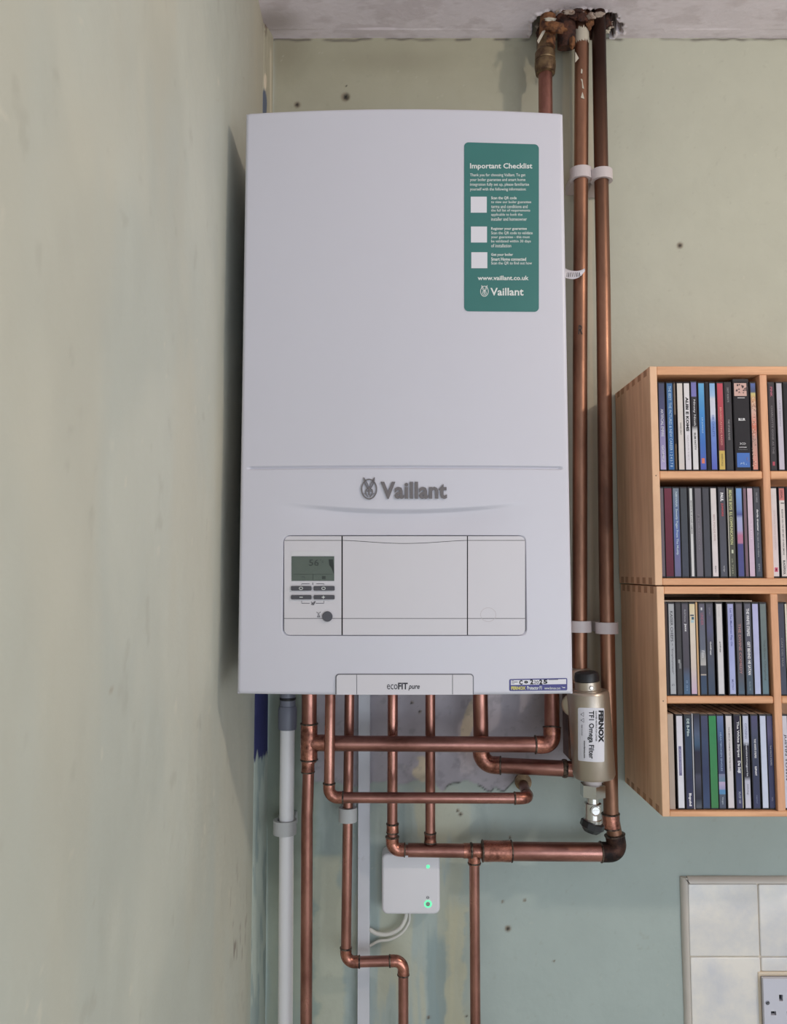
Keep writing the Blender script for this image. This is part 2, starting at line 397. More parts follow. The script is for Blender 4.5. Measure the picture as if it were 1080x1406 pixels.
# ------------------------------------------------------------------ the setting
def wall_cols(P):
    px, py = project(P); px0 = px
    jx = (fbm(px / 22, py / 22, 3) - 0.5) * 26; jy = (fbm(px / 18, py / 18, 9) - 0.5) * 30
    X = px + jx; Y = py + jy
    C = np.tile(np.array(lin((188, 188, 172))), (len(px), 1))
    C = mixc(C, (172, 184, 180), sstep(880, 1150, Y))                      # greener and bluer low down
    C = mixc(C, (168, 162, 138), (1 - sstep(60, 330, Y)) * (1 - sstep(690, 760, X)) * 0.75)  # darker, browner upper left: corner shade painted into the colour
    C = mixc(C, (140, 132, 112), 0.5 * spot(px, py, 385, 70, 60, 60, 0.9) + 0.3 * spot(px, py, 540, 84, 130, 26, 0.9))  # soft dark spots by the corner and above the boiler, painted-in shade
    # streaky old decoration below the boiler, left of the pipes' tee
    low = sstep(1070, 1100, Y) * (1 - sstep(600, 700, X))
    st = fbm(px / 26, py / 190, 21, 4)
    C = mixc(C, (200, 196, 168), low * sstep(0.50, 0.60, st) * 0.5)
    C = mixc(C, (140, 154, 152), low * (1 - sstep(0.38, 0.46, st)) * 0.45)
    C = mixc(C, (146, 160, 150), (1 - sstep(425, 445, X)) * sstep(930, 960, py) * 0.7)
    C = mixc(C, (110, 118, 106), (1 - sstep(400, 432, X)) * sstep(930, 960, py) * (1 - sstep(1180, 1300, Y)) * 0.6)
    band = (1 - sstep(9, 15, abs(X - 625))) * sstep(1225, 1260, py); C = mixc(C, (204, 200, 172), band * 0.6)
    band = (1 - sstep(16, 24, abs(X - 450))) * sstep(1170, 1180, py); C = mixc(C, (200, 198, 172), band * 0.5)
    band = (1 - sstep(11, 14, abs(px + (X - px) * .3 - 599))) * sstep(1275, 1300, py); C = mixc(C, (142, 160, 162), band * 0.7)
    # bare plaster left by the old boiler
    edge = 1076 + (fbm(px / 26, py * 0, 31, 3) - 0.5) * 34 - 10 * sstep(700, 740, px)
    pl = (1 - sstep(-1.2, 1.2, py - edge)) * sstep(424, 432, X) * (1 - sstep(776, 786, px)) * sstep(800, 900, py)
    tone = fbm(px / 30, py / 30, 41, 4)
    Cp = np.array(lin((180, 174, 182)))[None] * (0.86 + 0.28 * tone[:, None])
    C = C * (1 - pl[:, None]) + Cp * pl[:, None]
    C = mixc(C, (208, 196, 176), spot(X, py, 580, 1056, 18, 20, 0.2)); C = mixc(C, (214, 200, 176), spot(px + (py - 990) * .25, py, 643, 990, 9, 34, 0.15) * .8)
    crack = np.exp(-((py - edge - 1) / 1.3) ** 2) * sstep(600, 606, px) * (1 - sstep(786, 790, px)) * sstep(0.22, 0.4, vnoise(px / 9, py * 0, 5))
    C = mixc(C, (62, 60, 58), crack * 0.85)
    C = mixc(C, (98, 98, 104), pl * sstep(0.60, 0.72, fbm(px / 10, py / 10, 53, 4)) * 0.22)
    # dark blue paint remains
    # scuffs and holes
    for cx, cy, r in ((474, 133, 5.5), (475, 118, 1.3), (408, 144, 4), (933, 337, 4), (697, 1275, 4), (632, 1118, 2.5), (700, 1150, 1.8), (565, 965, 2), (576, 977, 2), (1016, 1310, 1.5), (720, 1236, 1.8), (760, 1320, 1.5), (640, 1395, 1.6), (588, 1397, 2.2), (690, 1238, 1.6), (628, 1113, 2), (900, 700, 1.5)):
        C = mixc(C, (132, 120, 104), spot(px, py, cx, cy, r * 1.5, r * 1.5, 0.6)); C = mixc(C, (44, 40, 38), spot(px, py, cx, cy, r * 0.7, r * 0.7, 0.5))
    sc = fbm(px / 7, py / 7, 61, 3); C = mixc(C, (150, 146, 132), sstep(0.76, 0.88, sc) * 0.2)
    sc = fbm(px / 5, py / 5, 67, 2); C = mixc(C, (206, 202, 186), sstep(0.88, 0.95, sc) * 0.3)
    # ceiling joint crack
    j = np.exp(-((py - 54 - (vnoise(px / 13, px * 0, 2) - 0.5) * 4) / 1.6) ** 2); C = mixc(C, (92, 84, 80), j * sstep(0.35, 0.6, vnoise(px / 17, px * 0, 8)) * 0.9)
    # cream stripe (edge of old plaster) between the pipes
    C = mixc(C, (206, 198, 178), (1 - sstep(2.2, 3.2, abs(px - 811))) * sstep(120, 160, py) * (1 - sstep(900, 940, py)) * 0.7)
    C = mixc(C, (206, 200, 176), (1 - sstep(4.5, 5.5, abs(px - 777))) * sstep(70, 74, py) * (1 - sstep(250, 300, py)) * 0.8)
    return C
def wall_fn(x, z):
    P = np.stack([x, np.zeros_like(x), z], 1); px, py = project(P)
    h = (fbm(x * 7, z * 7, 11, 3) - 0.5) * 0.004 + (fbm(x * 60, z * 60, 15, 3) - 0.5) * 0.0009
    edge = 1076 + (fbm(px / 26, py * 0, 31, 3) - 0.5) * 34 - 10 * sstep(700, 740, px)
    pl = (1 - sstep(-1.2, 1.2, py - edge)) * sstep(424, 432, px) * (1 - sstep(776, 786, px)) * sstep(800, 900, py)
    h = h - pl * 0.0016
    h = h - spot(px, py, 474, 133, 5, 5, 0.4) * 0.006
    h = h + (1 - sstep(4.5, 6.5, abs(px - 777))) * sstep(70, 74, py) * (1 - sstep(250, 300, py)) * 0.002
    P[:, 1] = -h + 0.001
    return P
xs = np.concatenate([np.arange(-0.24, 0.66, 0.0025), np.arange(0.66, 1.61, 0.05)])
zs = np.concatenate([np.arange(0, 0.78, 0.13), np.arange(0.80, CEIL + 0.09, 0.0025)])
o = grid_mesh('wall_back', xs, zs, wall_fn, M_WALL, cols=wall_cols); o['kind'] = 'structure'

LX = -0.2085
def left_cols(P):
    y, z = P[:, 1], P[:, 2]; px, py = project(P)
    C = np.tile(np.array(lin((200, 201, 188))), (len(y), 1))
    C = mixc(C, (186, 190, 180), sstep(0.45, 0.6, fbm(y * 5, z * 3, 4)) * 0.5)
    C = mixc(C, (178, 168, 148), sstep(-0.32, -0.02, y) * sstep(1.9, 2.35, z) * 0.6)  # warmer and darker towards the upper corner, lighting painted into the colour
    C = mixc(C, (206, 196, 172), sstep(0.48, 0.72, fbm(y * 6, z * 2, 14)) * 0.3)
    C = mixc(C, (170, 168, 154), sstep(0.74, 0.86, fbm(y * 40, z * 30, 24, 3)) * 0.3)
    C = mixc(C, (220, 214, 196), sstep(0.86, 0.92, fbm(y * 55, z * 40, 29, 2)) * 0.4)
    sc = sstep(0.62, 0.7, fbm(y * 90, z * 30, 34, 3)) * spot(px, py, 325, 1280, 22, 120, 0.8); C = mixc(C, (132, 118, 108), sc * 0.8)
    C = mixc(C, (150, 134, 126), np.exp(-((px - 363 + (py < 30) * 0) / 3.5) ** 2) * (1 - sstep(20, 60, py)) * 0.6)
    for cx, cy, r in ((152, 946, 5), (57, 885, 4), (130, 1241, 2.5), (335, 108, 1.6), (298, 138, 1.8)):
        C = mixc(C, (168, 158, 138), spot(px, py, cx, cy, r, r, 0.5) * 0.6)
    return C
def left_fn(y, z):
    h = (fbm(y * 3.2, z * 2.6, 44, 3) - 0.5) * 0.010 + (fbm(y * 22, z * 14, 49, 3) - 0.5) * 0.0018
    h = h * sstep(0.0, -0.06, y) if False else h * (1 - sstep(-0.10, -0.03, y))
    return np.stack([LX + h, y, z], 1)
ys = np.concatenate([np.arange(-3.1, -1.0, 0.1), np.arange(-1.0, -0.034, 0.004), [-0.034]])
zs2 = np.concatenate([np.arange(0, 0.78, 0.13), np.arange(0.80, CEIL + 0.02, 0.004)])
o = grid_mesh('wall_left', ys, zs2, left_fn, M_WALLL, cols=left_cols); o['kind'] = 'structure'

# corner filler: a lumpy skim between left and back wall
def cor_fn(u, z):
    q = np.clip((CEIL - z) / 1.6, 0, 1)
    x0 = LX; y0 = -0.034; x1 = U(374, 150, 0).x + 0 * z + 0.0065 * q
    x = x0 + (x1 - x0) * u; y = y0 * (1 - u ** 1.6)
    wob = (fbm(z * 26, u * 3, 71, 3) - 0.5) * 0.003 * np.sin(u * math.pi)
    return np.stack([x + wob, y + wob, z], 1)
def cor_cols(P):
    px, py = project(P)
    C = np.tile(np.array(lin((170, 178, 168))), (len(px), 1))
    st = fbm(px / 5, py / 60, 75, 3); C = mixc(C, (134, 148, 146), sstep(0.5, 0.6, st) * 0.7)
    up = 1 - sstep(160, 260, py); C = mixc(C, (176, 166, 142), up * 0.8)
    jag = (fbm(px / 3, py * 0, 79, 2) - 0.5) * 26
    C = mixc(C, (44, 46, 92), (1 - sstep(1036, 1040, py + jag)) * sstep(900, 930, py) * (1 - sstep(373, 375, px)))
    C = mixc(C, (92, 100, 116), spot(px + (fbm(px / 4, py / 14, 3) - 0.5) * 3, py, 363, 142, 4, 22, 0.2)); C = mixc(C, (214, 200, 178), spot(px, py, 364, 112, 2.5, 13, 0.3))
    C = mixc(C, (214, 204, 182), np.exp(-((px - 371.5) / 1.2) ** 2) * sstep(60, 75, py) * up * 0.8)
    C = mixc(C, (110, 92, 84), sstep(0.55, 0.65, fbm(px / 4, py / 9, 83, 3)) * (1 - sstep(30, 60, py)))
    return C
o = grid_mesh('trim_1', np.linspace(0, 1, 26), zs2, cor_fn, M_WALL, cols=cor_cols); o['kind'] = 'structure'

# ceiling, broken open round the pipes
def hole_mask(px, py):
    jx = (fbm(px / 9, py / 9, 91, 3) - 0.5) * 16; jy = (fbm(px / 8, py / 8, 95, 3) - 0.5) * 16
    X, Y = px + jx, py + jy
    return np.maximum.reduce([spot(X, Y, 792, 36, 44, 22, 0.12), spot(X, Y, 752, 42, 26, 22, 0.15), spot(X, Y, 825, 34, 26, 20, 0.15)])
def ceil_fn(x, y):
    P = np.stack([x, y, np.full_like(x, CEIL)], 1); px, py = project(P)
    h = hole_mask(px, py)
    P[:, 2] += h * (0.040 + 0.02 * fbm(x * 90, y * 90, 97, 3)) + (fbm(x * 9, y * 9, 98, 3) - 0.5) * 0.005 * (y < -0.02)
    rim = hole_mask(px + 4, py + 3) * (1 - h) + hole_mask(px - 4, py - 3) * (1 - h)
    P[:, 2] -= rim * 0.004 * fbm(x * 160, y * 160, 99, 2)
    return P
def ceil_cols(P):
    px, py = project(P)
    C = np.tile(np.array(lin((236, 226, 232))), (len(px), 1))
    C = mixc(C, (214, 202, 206), sstep(0.5, 0.65, fbm(px / 30, py / 12, 101)) * 0.6)
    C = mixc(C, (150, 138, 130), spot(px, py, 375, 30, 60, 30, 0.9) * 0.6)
    h = hole_mask(px, py); wide = np.maximum(spot(px, py, 792, 34, 75, 34, 0.6), 0)
    C = mixc(C, (208, 200, 194), wide * sstep(0.52, 0.60, fbm(px / 4, py / 3, 103, 3)) * 0.9)
    C = mixc(C, (120, 96, 84), wide * sstep(0.60, 0.68, fbm(px / 5, py / 4, 107, 3)) * 0.5)
    n = fbm(px / 4, py / 4, 109, 3)
    hc = np.array(lin((60, 38, 31)))[None] * (0.5 + 1.2 * n[:, None]); h = sstep(0.01, 0.3, h)[:, None]
    C = C * (1 - h) + hc * h
    C = mixc(C, (196, 184, 170), h[:, 0] * sstep(0.66, 0.72, fbm(px / 3, py / 3, 113, 2)) * 0.8)
    return C
cx_ = np.concatenate([np.arange(-0.24, 0.10, 0.006), np.arange(0.10, 0.40, 0.0016), np.arange(0.40, 0.66, 0.006), np.arange(0.66, 1.61, 0.1)])
cy_ = np.concatenate([np.arange(-3.1, -0.30, 0.1), np.arange(-0.30, -0.16, 0.006), np.arange(-0.16, 0.012, 0.0016)])
o = grid_mesh('ceiling', cx_, cy_, ceil_fn, M_CEIL, cols=ceil_cols, flip=True); o['kind'] = 'structure'
for nm, a, b, m in (('floor', (-0.26, -3.1, -0.05), (1.65, 0.05, 0), M_FLOOR), ('wall_right', (1.60, -3.1, 0), (1.66, 0.05, CEIL), M_PLAIN)):
    V, F = box(a, b); o = mesh(nm, V, F, m); o['kind'] = 'structure'
V, F = join([box((-0.26, -3.16, 0), (1.66, -3.1, 0.8)), box((-0.26, -3.16, 2.15), (1.66, -3.1, CEIL)), box((-0.26, -3.16, 0.8), (0.0, -3.1, 2.15)), box((1.5, -3.16, 0.8), (1.66, -3.1, 2.15))])
o = mesh('wall_front', V, F, M_PLAIN); o['kind'] = 'structure'

# ------------------------------------------------------------------ the boiler
BL = U(331, 560, -0.29).x; BR = U(780, 560, -0.29).x
BXC, BHW = (BL + BR) / 2, (BR - BL) / 2
ZT = U(560, 154.5, -0.29).z; ZB = U(560, 953, -0.29).z
def bsurf(x):
    u = (x - BXC) / BHW; return -(0.290 + 0.010 * max(0.0, 1 - u * u))
def MB(px, py, off=0.0):
    p = U(px, py, -0.298)
    for _ in range(3): p = U(px, py, bsurf(p.x) - off)
    return p
boiler = thing('boiler', 'white wall-hung gas boiler with grey lettering, small display and teal sticker', 'boiler', ((BL + BR) / 2, -0.15, ZB))
V, F = bbox_bev((BL + 0.003, -0.008, ZB + 0.004), (BR - 0.003, -0.262, ZT - 0.003), 0.003)
mesh('casing', V, F, M_PAINT, boiler)
CP = dict(l=388.5, r=722, t=735, b=873)                       # control panel outline in the photograph
pz = lambda py: MB(560, py).z
gx0, gx1, gz = MB(343, 642).x, MB(768, 642).x, pz(641.5)
cpl, cpr, cpt, cpb = MB(CP['l'], 800).x, MB(CP['r'], 800).x, pz(CP['t']), pz(CP['b'])
def rrect_d(x, z, x0, x1, z0, z1, r):
    qx = np.abs(x - (x0 + x1) / 2) - ((x1 - x0) / 2 - r); qz = np.abs(z - (z0 + z1) / 2) - ((z1 - z0) / 2 - r)
    return np.sqrt(np.maximum(qx, 0) ** 2 + np.maximum(qz, 0) ** 2) + np.minimum(np.maximum(qx, qz), 0) - r
def front_fn(x, z):
    u = (x - BXC) / BHW
    h = 0.290 + 0.010 * np.maximum(0, 1 - u * u)
    d = -rrect_d(x, z, BL, BR, ZB, ZT, 0.005); r = 0.0045
    h = h - np.where(d < r, r - np.sqrt(np.maximum(0, r * r - (r - np.clip(d, 0, r)) ** 2)), 0)
    # pressed line
    dg = np.sqrt(np.maximum(0, np.maximum(gx0 - x, x - gx1)) ** 2 + (z - gz) ** 2)
    h = h - 0.0030 * (1 - sstep(0.0002, 0.0026, dg))
    # curved crease
    xm, hw = MB(553, 700).x, MB(735, 700).x - MB(553, 700).x
    v = np.clip(np.abs(x - xm) / hw, 0, 1)
    zc = pz(705.5) + (pz(692) - pz(705.5)) * v ** 2
    s = z - zc; amp = 0.0062 * (1 - sstep(0.30, 1.0, v))
    h = h - amp * np.where(s > 0, 1 - sstep(0, 0.006, s), np.exp(-(s / 0.026) ** 2) * 1.0)
    # pocket for the control panel
    dp = rrect_d(x, z, cpl, cpr, cpb, cpt, 0.008)
    h = h - 0.0036 * (1 - sstep(-0.0004, 0.0003, dp))
    return np.stack([x, -h, z], 1)
e1 = [BL + q for q in (0, .0004, .001, .002, .003, .0045)]; e2 = [BR - q for q in (0, .0004, .001, .002, .003, .0045)]
fx = sorted(set(e1 + e2 + list(np.arange(BL + .006, BR - .005, .0022)) + [cpl + q for q in (-.0004, 0, .0004)] + [cpr + q for q in (-.0004, 0, .0004)]))
fz = sorted(set([ZB + q for q in (0, .0004, .001, .002, .003, .0045)] + [ZT - q for q in (0, .0004, .001, .002, .003, .0045)] + list(np.arange(ZB + .006, ZT - .005, .0022))
     + list(np.arange(gz - .004, gz + .004, .0005)) + list(np.arange(pz(712), pz(688), .0009)) + [cpt + q for q in (-.0004, 0, .0004)] + [cpb + q for q in (-.0004, 0, .0004)]))
fp = grid_mesh('front_panel', np.array(fx), np.array(fz), front_fn, M_PAINT, boiler)
# panel flange running back to the casing
def rim(x0, x1, z0, z1, ya, yb):
    xs_ = np.linspace(x0, x1, 24); pts = []
    V = []; F = []
    loop = [(x, z0) for x in xs_] + [(x, z1) for x in xs_[::-1]]
    for (x, z) in loop: V.append((x, bsurf(x) + 0.0045, z))
    for (x, z) in loop: V.append((x, yb, z))
    n = len(loop)
    for i in range(n): F.append([i, (i + 1) % n, (i + 1) % n + n, i + n])
    return V, F
V, F = rim(BL, BR, ZB, ZT, 0, -0.255); mesh('panel_flange', V, F, M_PAINT, boiler)

def plate(x0p, x1p, ytop, ybot, M, off, thick, n=24, corners=(0, 0, 0, 0)):
    """plate on the bowed front; ytop/ybot numbers or functions of t; corner radii in pixels: tl,tr,br,bl"""
    V = []; F = []; W = x1p - x0p
    xs = [x0p + W * i / n for i in range(n + 1)]
    for c, s in ((corners[0] or corners[3], 0), (corners[1] or corners[2], 1)):
        if c:
            for k in range(1, 8):
                q = c * (1 - math.cos(k / 8 * math.pi / 2)); xs.append(x0p + q if s == 0 else x1p - q)
    xs = sorted(xs)
    for x in xs:
        t = (x - x0p) / W; yt = ytop(t) if callable(ytop) else ytop; yb = ybot(t) if callable(ybot) else ybot
        def cr(r, d): return r - math.sqrt(max(0, r * r - (r - min(d, r)) ** 2)) if r else 0
        yt += max(cr(corners[0], x - x0p), cr(corners[1], x1p - x)); yb -= max(cr(corners[3], x - x0p), cr(corners[2], x1p - x))
        V += [M(x, yt, off + thick), M(x, yb, off + thick), M(x, yt, off), M(x, yb, off)]
    k = len(xs)
    for i in range(k - 1):
        a, b = 4 * i, 4 * (i + 1)
        F += [[a, a + 1, b + 1, b], [a, b, b + 2, a + 2], [a + 1, a + 3, b + 3, b + 1], [a + 3, a + 2, b + 2, b + 3]]
    F += [[0, 2, 3, 1], [4 * k - 4, 4 * k - 3, 4 * k - 1, 4 * k - 2]]
    return V, F
Bk = mesh('panel_backing', *plate(389.5, 721, 736, 872, MB, -0.0034, 0.0008, 24, (8, 8, 8, 8)), M_GAP, boiler)
t_, b_, g = 736.2, 871.8, 0.6
dz = lambda t: 742.0
mid_t = lambda t: 742.0 + 4.2 * math.sin(math.pi * t) ** 1.5
def col(x0, x1, seam, cs):
    so = (lambda t: seam(t) - 0.35); su = (lambda t: seam(t) + 0.35)
    return join([plate(x0, x1, t_, so, MB, -0.0026, 0.0030, 20, (cs[0], cs[1], 0, 0)),
                 plate(x0, x1, su, 848.8, MB, -0.0026, 0.0031, 20), plate(x0, x1, 849.5, b_, MB, -0.0026, 0.0030, 20, (0, 0, cs[2], cs[3]))])
dp_ = mesh('display_panel', *col(390, 468.6, dz, (8, 0, 0, 8)), M_PAINT2, boiler)
mesh('flap', *col(470.4, 640.8, mid_t, (0, 0, 0, 0)), M_PAINT2, boiler)
sp_ = mesh('side_cover', *col(642.2, 720.6, dz, (0, 8, 8, 0)), M_PAINT2, boiler)
mesh('round_mark', *stroke(ring_px(670, 844, 10.5, 9.5, 0.6), 0.5, MB, 0.0006), mat('faint_outline', (190, 180, 184), .5), sp_)
O1 = 0.0006
mesh('screen_window', *plate(399.5, 459, 756.5, 763, MB, O1, 0.0002, 4), mat('window_strip', (214, 212, 216), 0.25), dp_)
sc_ = mesh('screen', *plate(400, 458.7, 763.8, 797.6, MB, O1, 0.0003, 6), M_SCREEN, dp_)
V, F = join([text_geo('56', (424, 768, 437.5, 777), MB, off=.0011, bold=0.01), text_geo('\u00b0c', (439, 768, 444, 773), MB, off=.0011),
             stroke([(403, 788.5), (456, 788.5)], 0.5, MB, .0011), stroke([(429.5, 788), (429.5, 796)], 0.6, MB, .0011),
             stroke([(414, 792), (418, 792), (418, 794)], 0.9, MB, .0011), poly_px(rect_px(442, 791, 447, 795), MB, .0011)])
mesh('screen_digits', V, F, mat('lcd_dark', (56, 64, 60), 0.35), dp_)
V, F = join([poly_px([(451, 768), (457, 768), (458.5, 789), (455, 780), (452, 776)], MB, .00112)]); mesh('screen_symbol', V, F, mat('lcd_black', (38, 44, 42), 0.35), dp_)
for (x0, x1, y0, y1) in ((399.3, 427.6, 804.6, 811), (430.4, 459.3, 804.6, 811), (399.3, 427.6, 817, 823), (430.4, 459.3, 817, 823)):
    mesh('button', *plate(x0, x1, y0, y1, MB, O1, 0.0016, 4, (1.5, 1.5, 1.5, 1.5)), M_BTN, dp_)
OB = 0.0023
for gg in (stroke(ring_px(413, 807.8, 2.5, 1.8, 0.7, 12), 0.7, MB, OB), stroke(ring_px(444, 807.8, 2.5, 1.8, 0.7, 12), 0.7, MB, OB),
           stroke([(411, 820), (415.5, 820)], 0.9, MB, OB), join([stroke([(441.5, 820), (446, 820)], 0.9, MB, OB), stroke([(443.8, 817.8), (443.8, 822.2)], 0.9, MB, OB)])):
    mesh('button_symbol', *gg, M_WHITEINK, dp_)
OD = O1 + 0.00025
V, F = join([stroke([(414, 803), (414, 801.5), (425, 801.5)], 0.6, MB, OD), stroke([(444.5, 803), (444.5, 801.5), (434, 801.5)], 0.6, MB, OD), stroke([(429.3, 800), (429.3, 803)], 0.8, MB, OD),
             stroke([(414, 825), (414, 828.3), (425, 828.3)], 0.6, MB, OD), stroke([(444.5, 825), (444.5, 828.3), (433.5, 828.3)], 0.6, MB, OD),
             stroke([(427, 826.5), (429, 828), (427, 830)], 1.0, MB, OD), stroke([(430, 831), (433, 825.5)], 0.8, MB, OD), stroke([(428.5, 831), (431.5, 826)], 0.8, MB, OD),
             stroke([(435, 847), (439.2, 847)], 0.8, MB, OD), stroke([(436, 847), (437.2, 841), (438.6, 847)], 0.9, MB, OD), stroke([(434.5, 840), (436, 842)], 0.6, MB, OD), stroke([(440, 840), (438.4, 842)], 0.6, MB, OD)])
mesh('panel_symbols', V, F, M_DARKINK, dp_)
c0 = MB(449.4, 846.4, 0.0004)
V, F = lathe(c0, (0, -1, 0), [(0, .0060), (.0018, .0060), (.0023, .0055), (.0024, .001)], 28); mesh('reset_button', V, F, M_BTN, dp_, True, sharp=35)

# lettering and emblem
V, F = text_geo('Vaillant', (522.5, 661.5, 613.5, 685), MB, bold=0.032, thick=0.0016, off=0.0004, space=1.04)
mesh('logo_lettering', V, F, M_LETTER, boiler)
def emblem(cx, cy, s, M, off, th):
    P = lambda pts: [(cx + a * s, cy + b * s) for a, b in pts]
    ring = [(cx + 10.2 * s * math.cos(a), cy + .6 * s + 13.4 * s * math.sin(a)) for a in np.linspace(-math.pi / 2, 1.5 * math.pi, 40)]
    g = [stroke(ring, 1.6 * s, M, off, th)]
    for k in (-1, 1):
        g.append(stroke(P([(k * 7.6, -15.5), (k * 6.9, -11), (k * 5.2, -6), (k * 3.2, -2), (k * 1.4, 0)]), [0.6 * s, 1.3 * s, 1.4 * s, 1.3 * s, 1 * s], M, off, th))
        g.append(stroke(P([(k * 7.6, -15.5), (k * 4.8, -11.5), (k * 2.4, -7), (k * 0.6, -1.5)]), [0.6 * s, 1.1 * s, 1.1 * s, .9 * s], M, off, th))
        g.append(stroke(P([(k * 2, 0), (k * 4.2, 1.5), (k * 4.8, 5), (k * 3.4, 9), (k * 1, 11.5)]), [1.2 * s, 1.5 * s, 1.2 * s, 1.2 * s, 1 * s], M, off, th))
        g.append(stroke(P([(k * 1.2, 3), (k * 3.2, 3.6)]), 1.3 * s, M, off, th))
        g.append(stroke(P([(k * 3, 8), (k * 7.5, 6.5)]), .6 * s, M, off, th))
    g.append(stroke(P([(0, -3), (0, 4), (0, 9)]), [3.6 * s, 1.4 * s, 2.6 * s], M, off, th))
    return join(g)
mesh('logo_emblem', *emblem(506.6, 671, 1.0, MB, 0.0004, 0.0014), M_LETTER, boiler)

# badge plate at the foot
V, F = join([plate(461.8, 489.2, 926.5, 953.8, MB, 0.0002, 0.0024, 8, (4, 0, 0, 0)), plate(490, 620.6, 926.5, 953.8, MB, 0.0002, 0.0024, 12), plate(621.4, 648.8, 926.5, 953.8, MB, 0.0002, 0.0024, 8, (0, 4, 0, 0))])
bd = mesh('badge_plate', V, F, M_PAINT2, boiler)
OBD = 0.0028
mesh('badge_backing', *plate(460.3, 650.2, 925.0, 953.4, MB, -0.0003, 0.0008, 12, (5, 5, 0, 0)), mat('badge_shadow_gap', (120, 120, 128), .6), bd)
V, F = join([text_geo('eco', (531, 939.5, 545.6, 946.6), MB, off=OBD), text_geo('FIT', (546.2, 937.4, 559.6, 946.6), MB, bold=.035, off=OBD)])
mesh('badge_lettering', V, F, M_DARKINK, bd)
V, F = text_geo('pure', (560.4, 941, 576, 948.2), MB, bold=.02, shear=.3, off=OBD); mesh('badge_lettering', V, F, M_DARKINK, bd)

# teal checklist sticker
stk = mesh('checklist_sticker', *plate(637, 739.5, lambda t: 195.2 + 3 * t, lambda t: 427.3 + 0.8 * t, MB, 0.0001, 0.0004, 16, (6, 6, 6, 6)), M_TEAL, boiler)
stk['label'] = 'teal checklist sticker with white print'
OS = 0.0008; L_ = []
def tx(s, x0, x1, yc, h, bold=0.0): L_.append(text_geo(s, (x0, yc - h / 2, x1, yc + h / 2), MB, bold=bold, off=OS))
tx('Important Checklist', 645, 730.5, 228.8, 9.6, .02)
for i, (s, x1) in enumerate((('Thank you for choosing Vaillant. To get', 721), ('your boiler guarantee and smart home', 721), ('integration fully set up, please familiarise', 726), ('yourself with the following information:', 722))):
    tx(s, 645, x1, 240.7 + i * 6.5, 5.2, .008)
for y0, lines in ((272, (('Scan the QR code', 709, 1), ('to view our boiler guarantee', 729, 0), ('terms and conditions and', 724, 0), ('the full list of requirements', 727.5, 0), ('applicable to both the', 717, 0), ('installer and homeowner', 723, 0))),
                  (314.3, (('Register your guarantee', 723, 1), ('Scan the QR code to validate', 731, 0), ('your guarantee - this must', 727, 0), ('be validated within 30 days', 728.5, 0), ('of installation', 701.5, 0))),
                  (350, (('Get your boiler', 704, 1), ('Smart Home connected', 722, 1), ('Scan the QR to find out how', 730, 0)))):
    for i, (s, x1, bb) in enumerate(lines): tx(s, 674, x1, y0 + i * 5.75, 4.7, .02 if bb else .006)
tx('www.vaillant.co.uk', 655.5, 725.5, 381.6, 6.2, .02)
tx('Vaillant', 673, 718.5, 400.6, 10.6, .02)
L_.append(emblem(664.8, 399.6, 0.52, MB, OS, 0))
mesh('sticker_print', *join(L_), M_WHITEINK, stk)
for (x, y) in ((657, 281), (657.3, 322), (657.8, 357.3)):
    mesh('white_square', *plate(x - 11, x + 11, y - 11, y + 11, MB, OS - 0.0002, 0.0001, 2), M_STICKW, stk)

# blue protector label near the lower right corner
bs = mesh('protector_sticker', *plate(699, 778.5, lambda t: 932.5 - 1.6 * t, lambda t: 948.8 - 1.0 * t, MB, 0.0001, 0.0003, 8, (2, 2, 2, 2)), M_STICKB, boiler)
bs['label'] = 'white and blue label with handwritten date'
mesh('writing_strip', *plate(701, 777, lambda t: 934 - 1.6 * t, lambda t: 940.6 - 1.4 * t, MB, 0.00045, 0.0001, 4), M_STICKW, bs)
L_ = [text_geo('C', (712.5, 933.8, 717.2, 940.2), MB, bold=.05, off=.0007), text_geo('0', (719.4, 934.6, 724.6, 938.6), MB, bold=.07, off=.0007), text_geo('2', (727.5, 932.6, 732, 939.6), MB, bold=.05, off=.0007),
      text_geo('20', (732.6, 934.6, 739.4, 939.2), MB, off=.0007), text_geo('2', (740, 933, 744.4, 939.8), MB, bold=.05, off=.0007), text_geo('5', (745.6, 933, 751.4, 939), MB, bold=.05, off=.0007),
      stroke([(702, 934.6), (705, 934.5)], .5, MB, .0007), stroke([(702, 936.6), (710.5, 936.4)], .7, MB, .0007), stroke([(702, 938.8), (706, 938.7)], .5, MB, .0007), stroke([(753, 933.4), (766, 933)], .6, MB, .0007)]
mesh('handwriting', *join(L_), M_BLACKINK, bs)
mesh('label_print', *join([text_geo('Protector F1', (723.5, 942, 743.5, 947), MB, bold=.02, off=.0007), text_geo('www.fernox.com', (747, 943, 769, 946.6), MB, bold=.01, off=.0007), poly_px([(770.5, 942), (772, 943.4), (776, 943.6), (775, 944.8), (772, 944.2)], MB, .0007)]), M_WHITEINK, bs)
mesh('maker_lettering', *text_geo('FERNOX', (701.5, 942.4, 721.5, 947.2), MB, bold=.05, off=.0007), M_STICKY, bs)

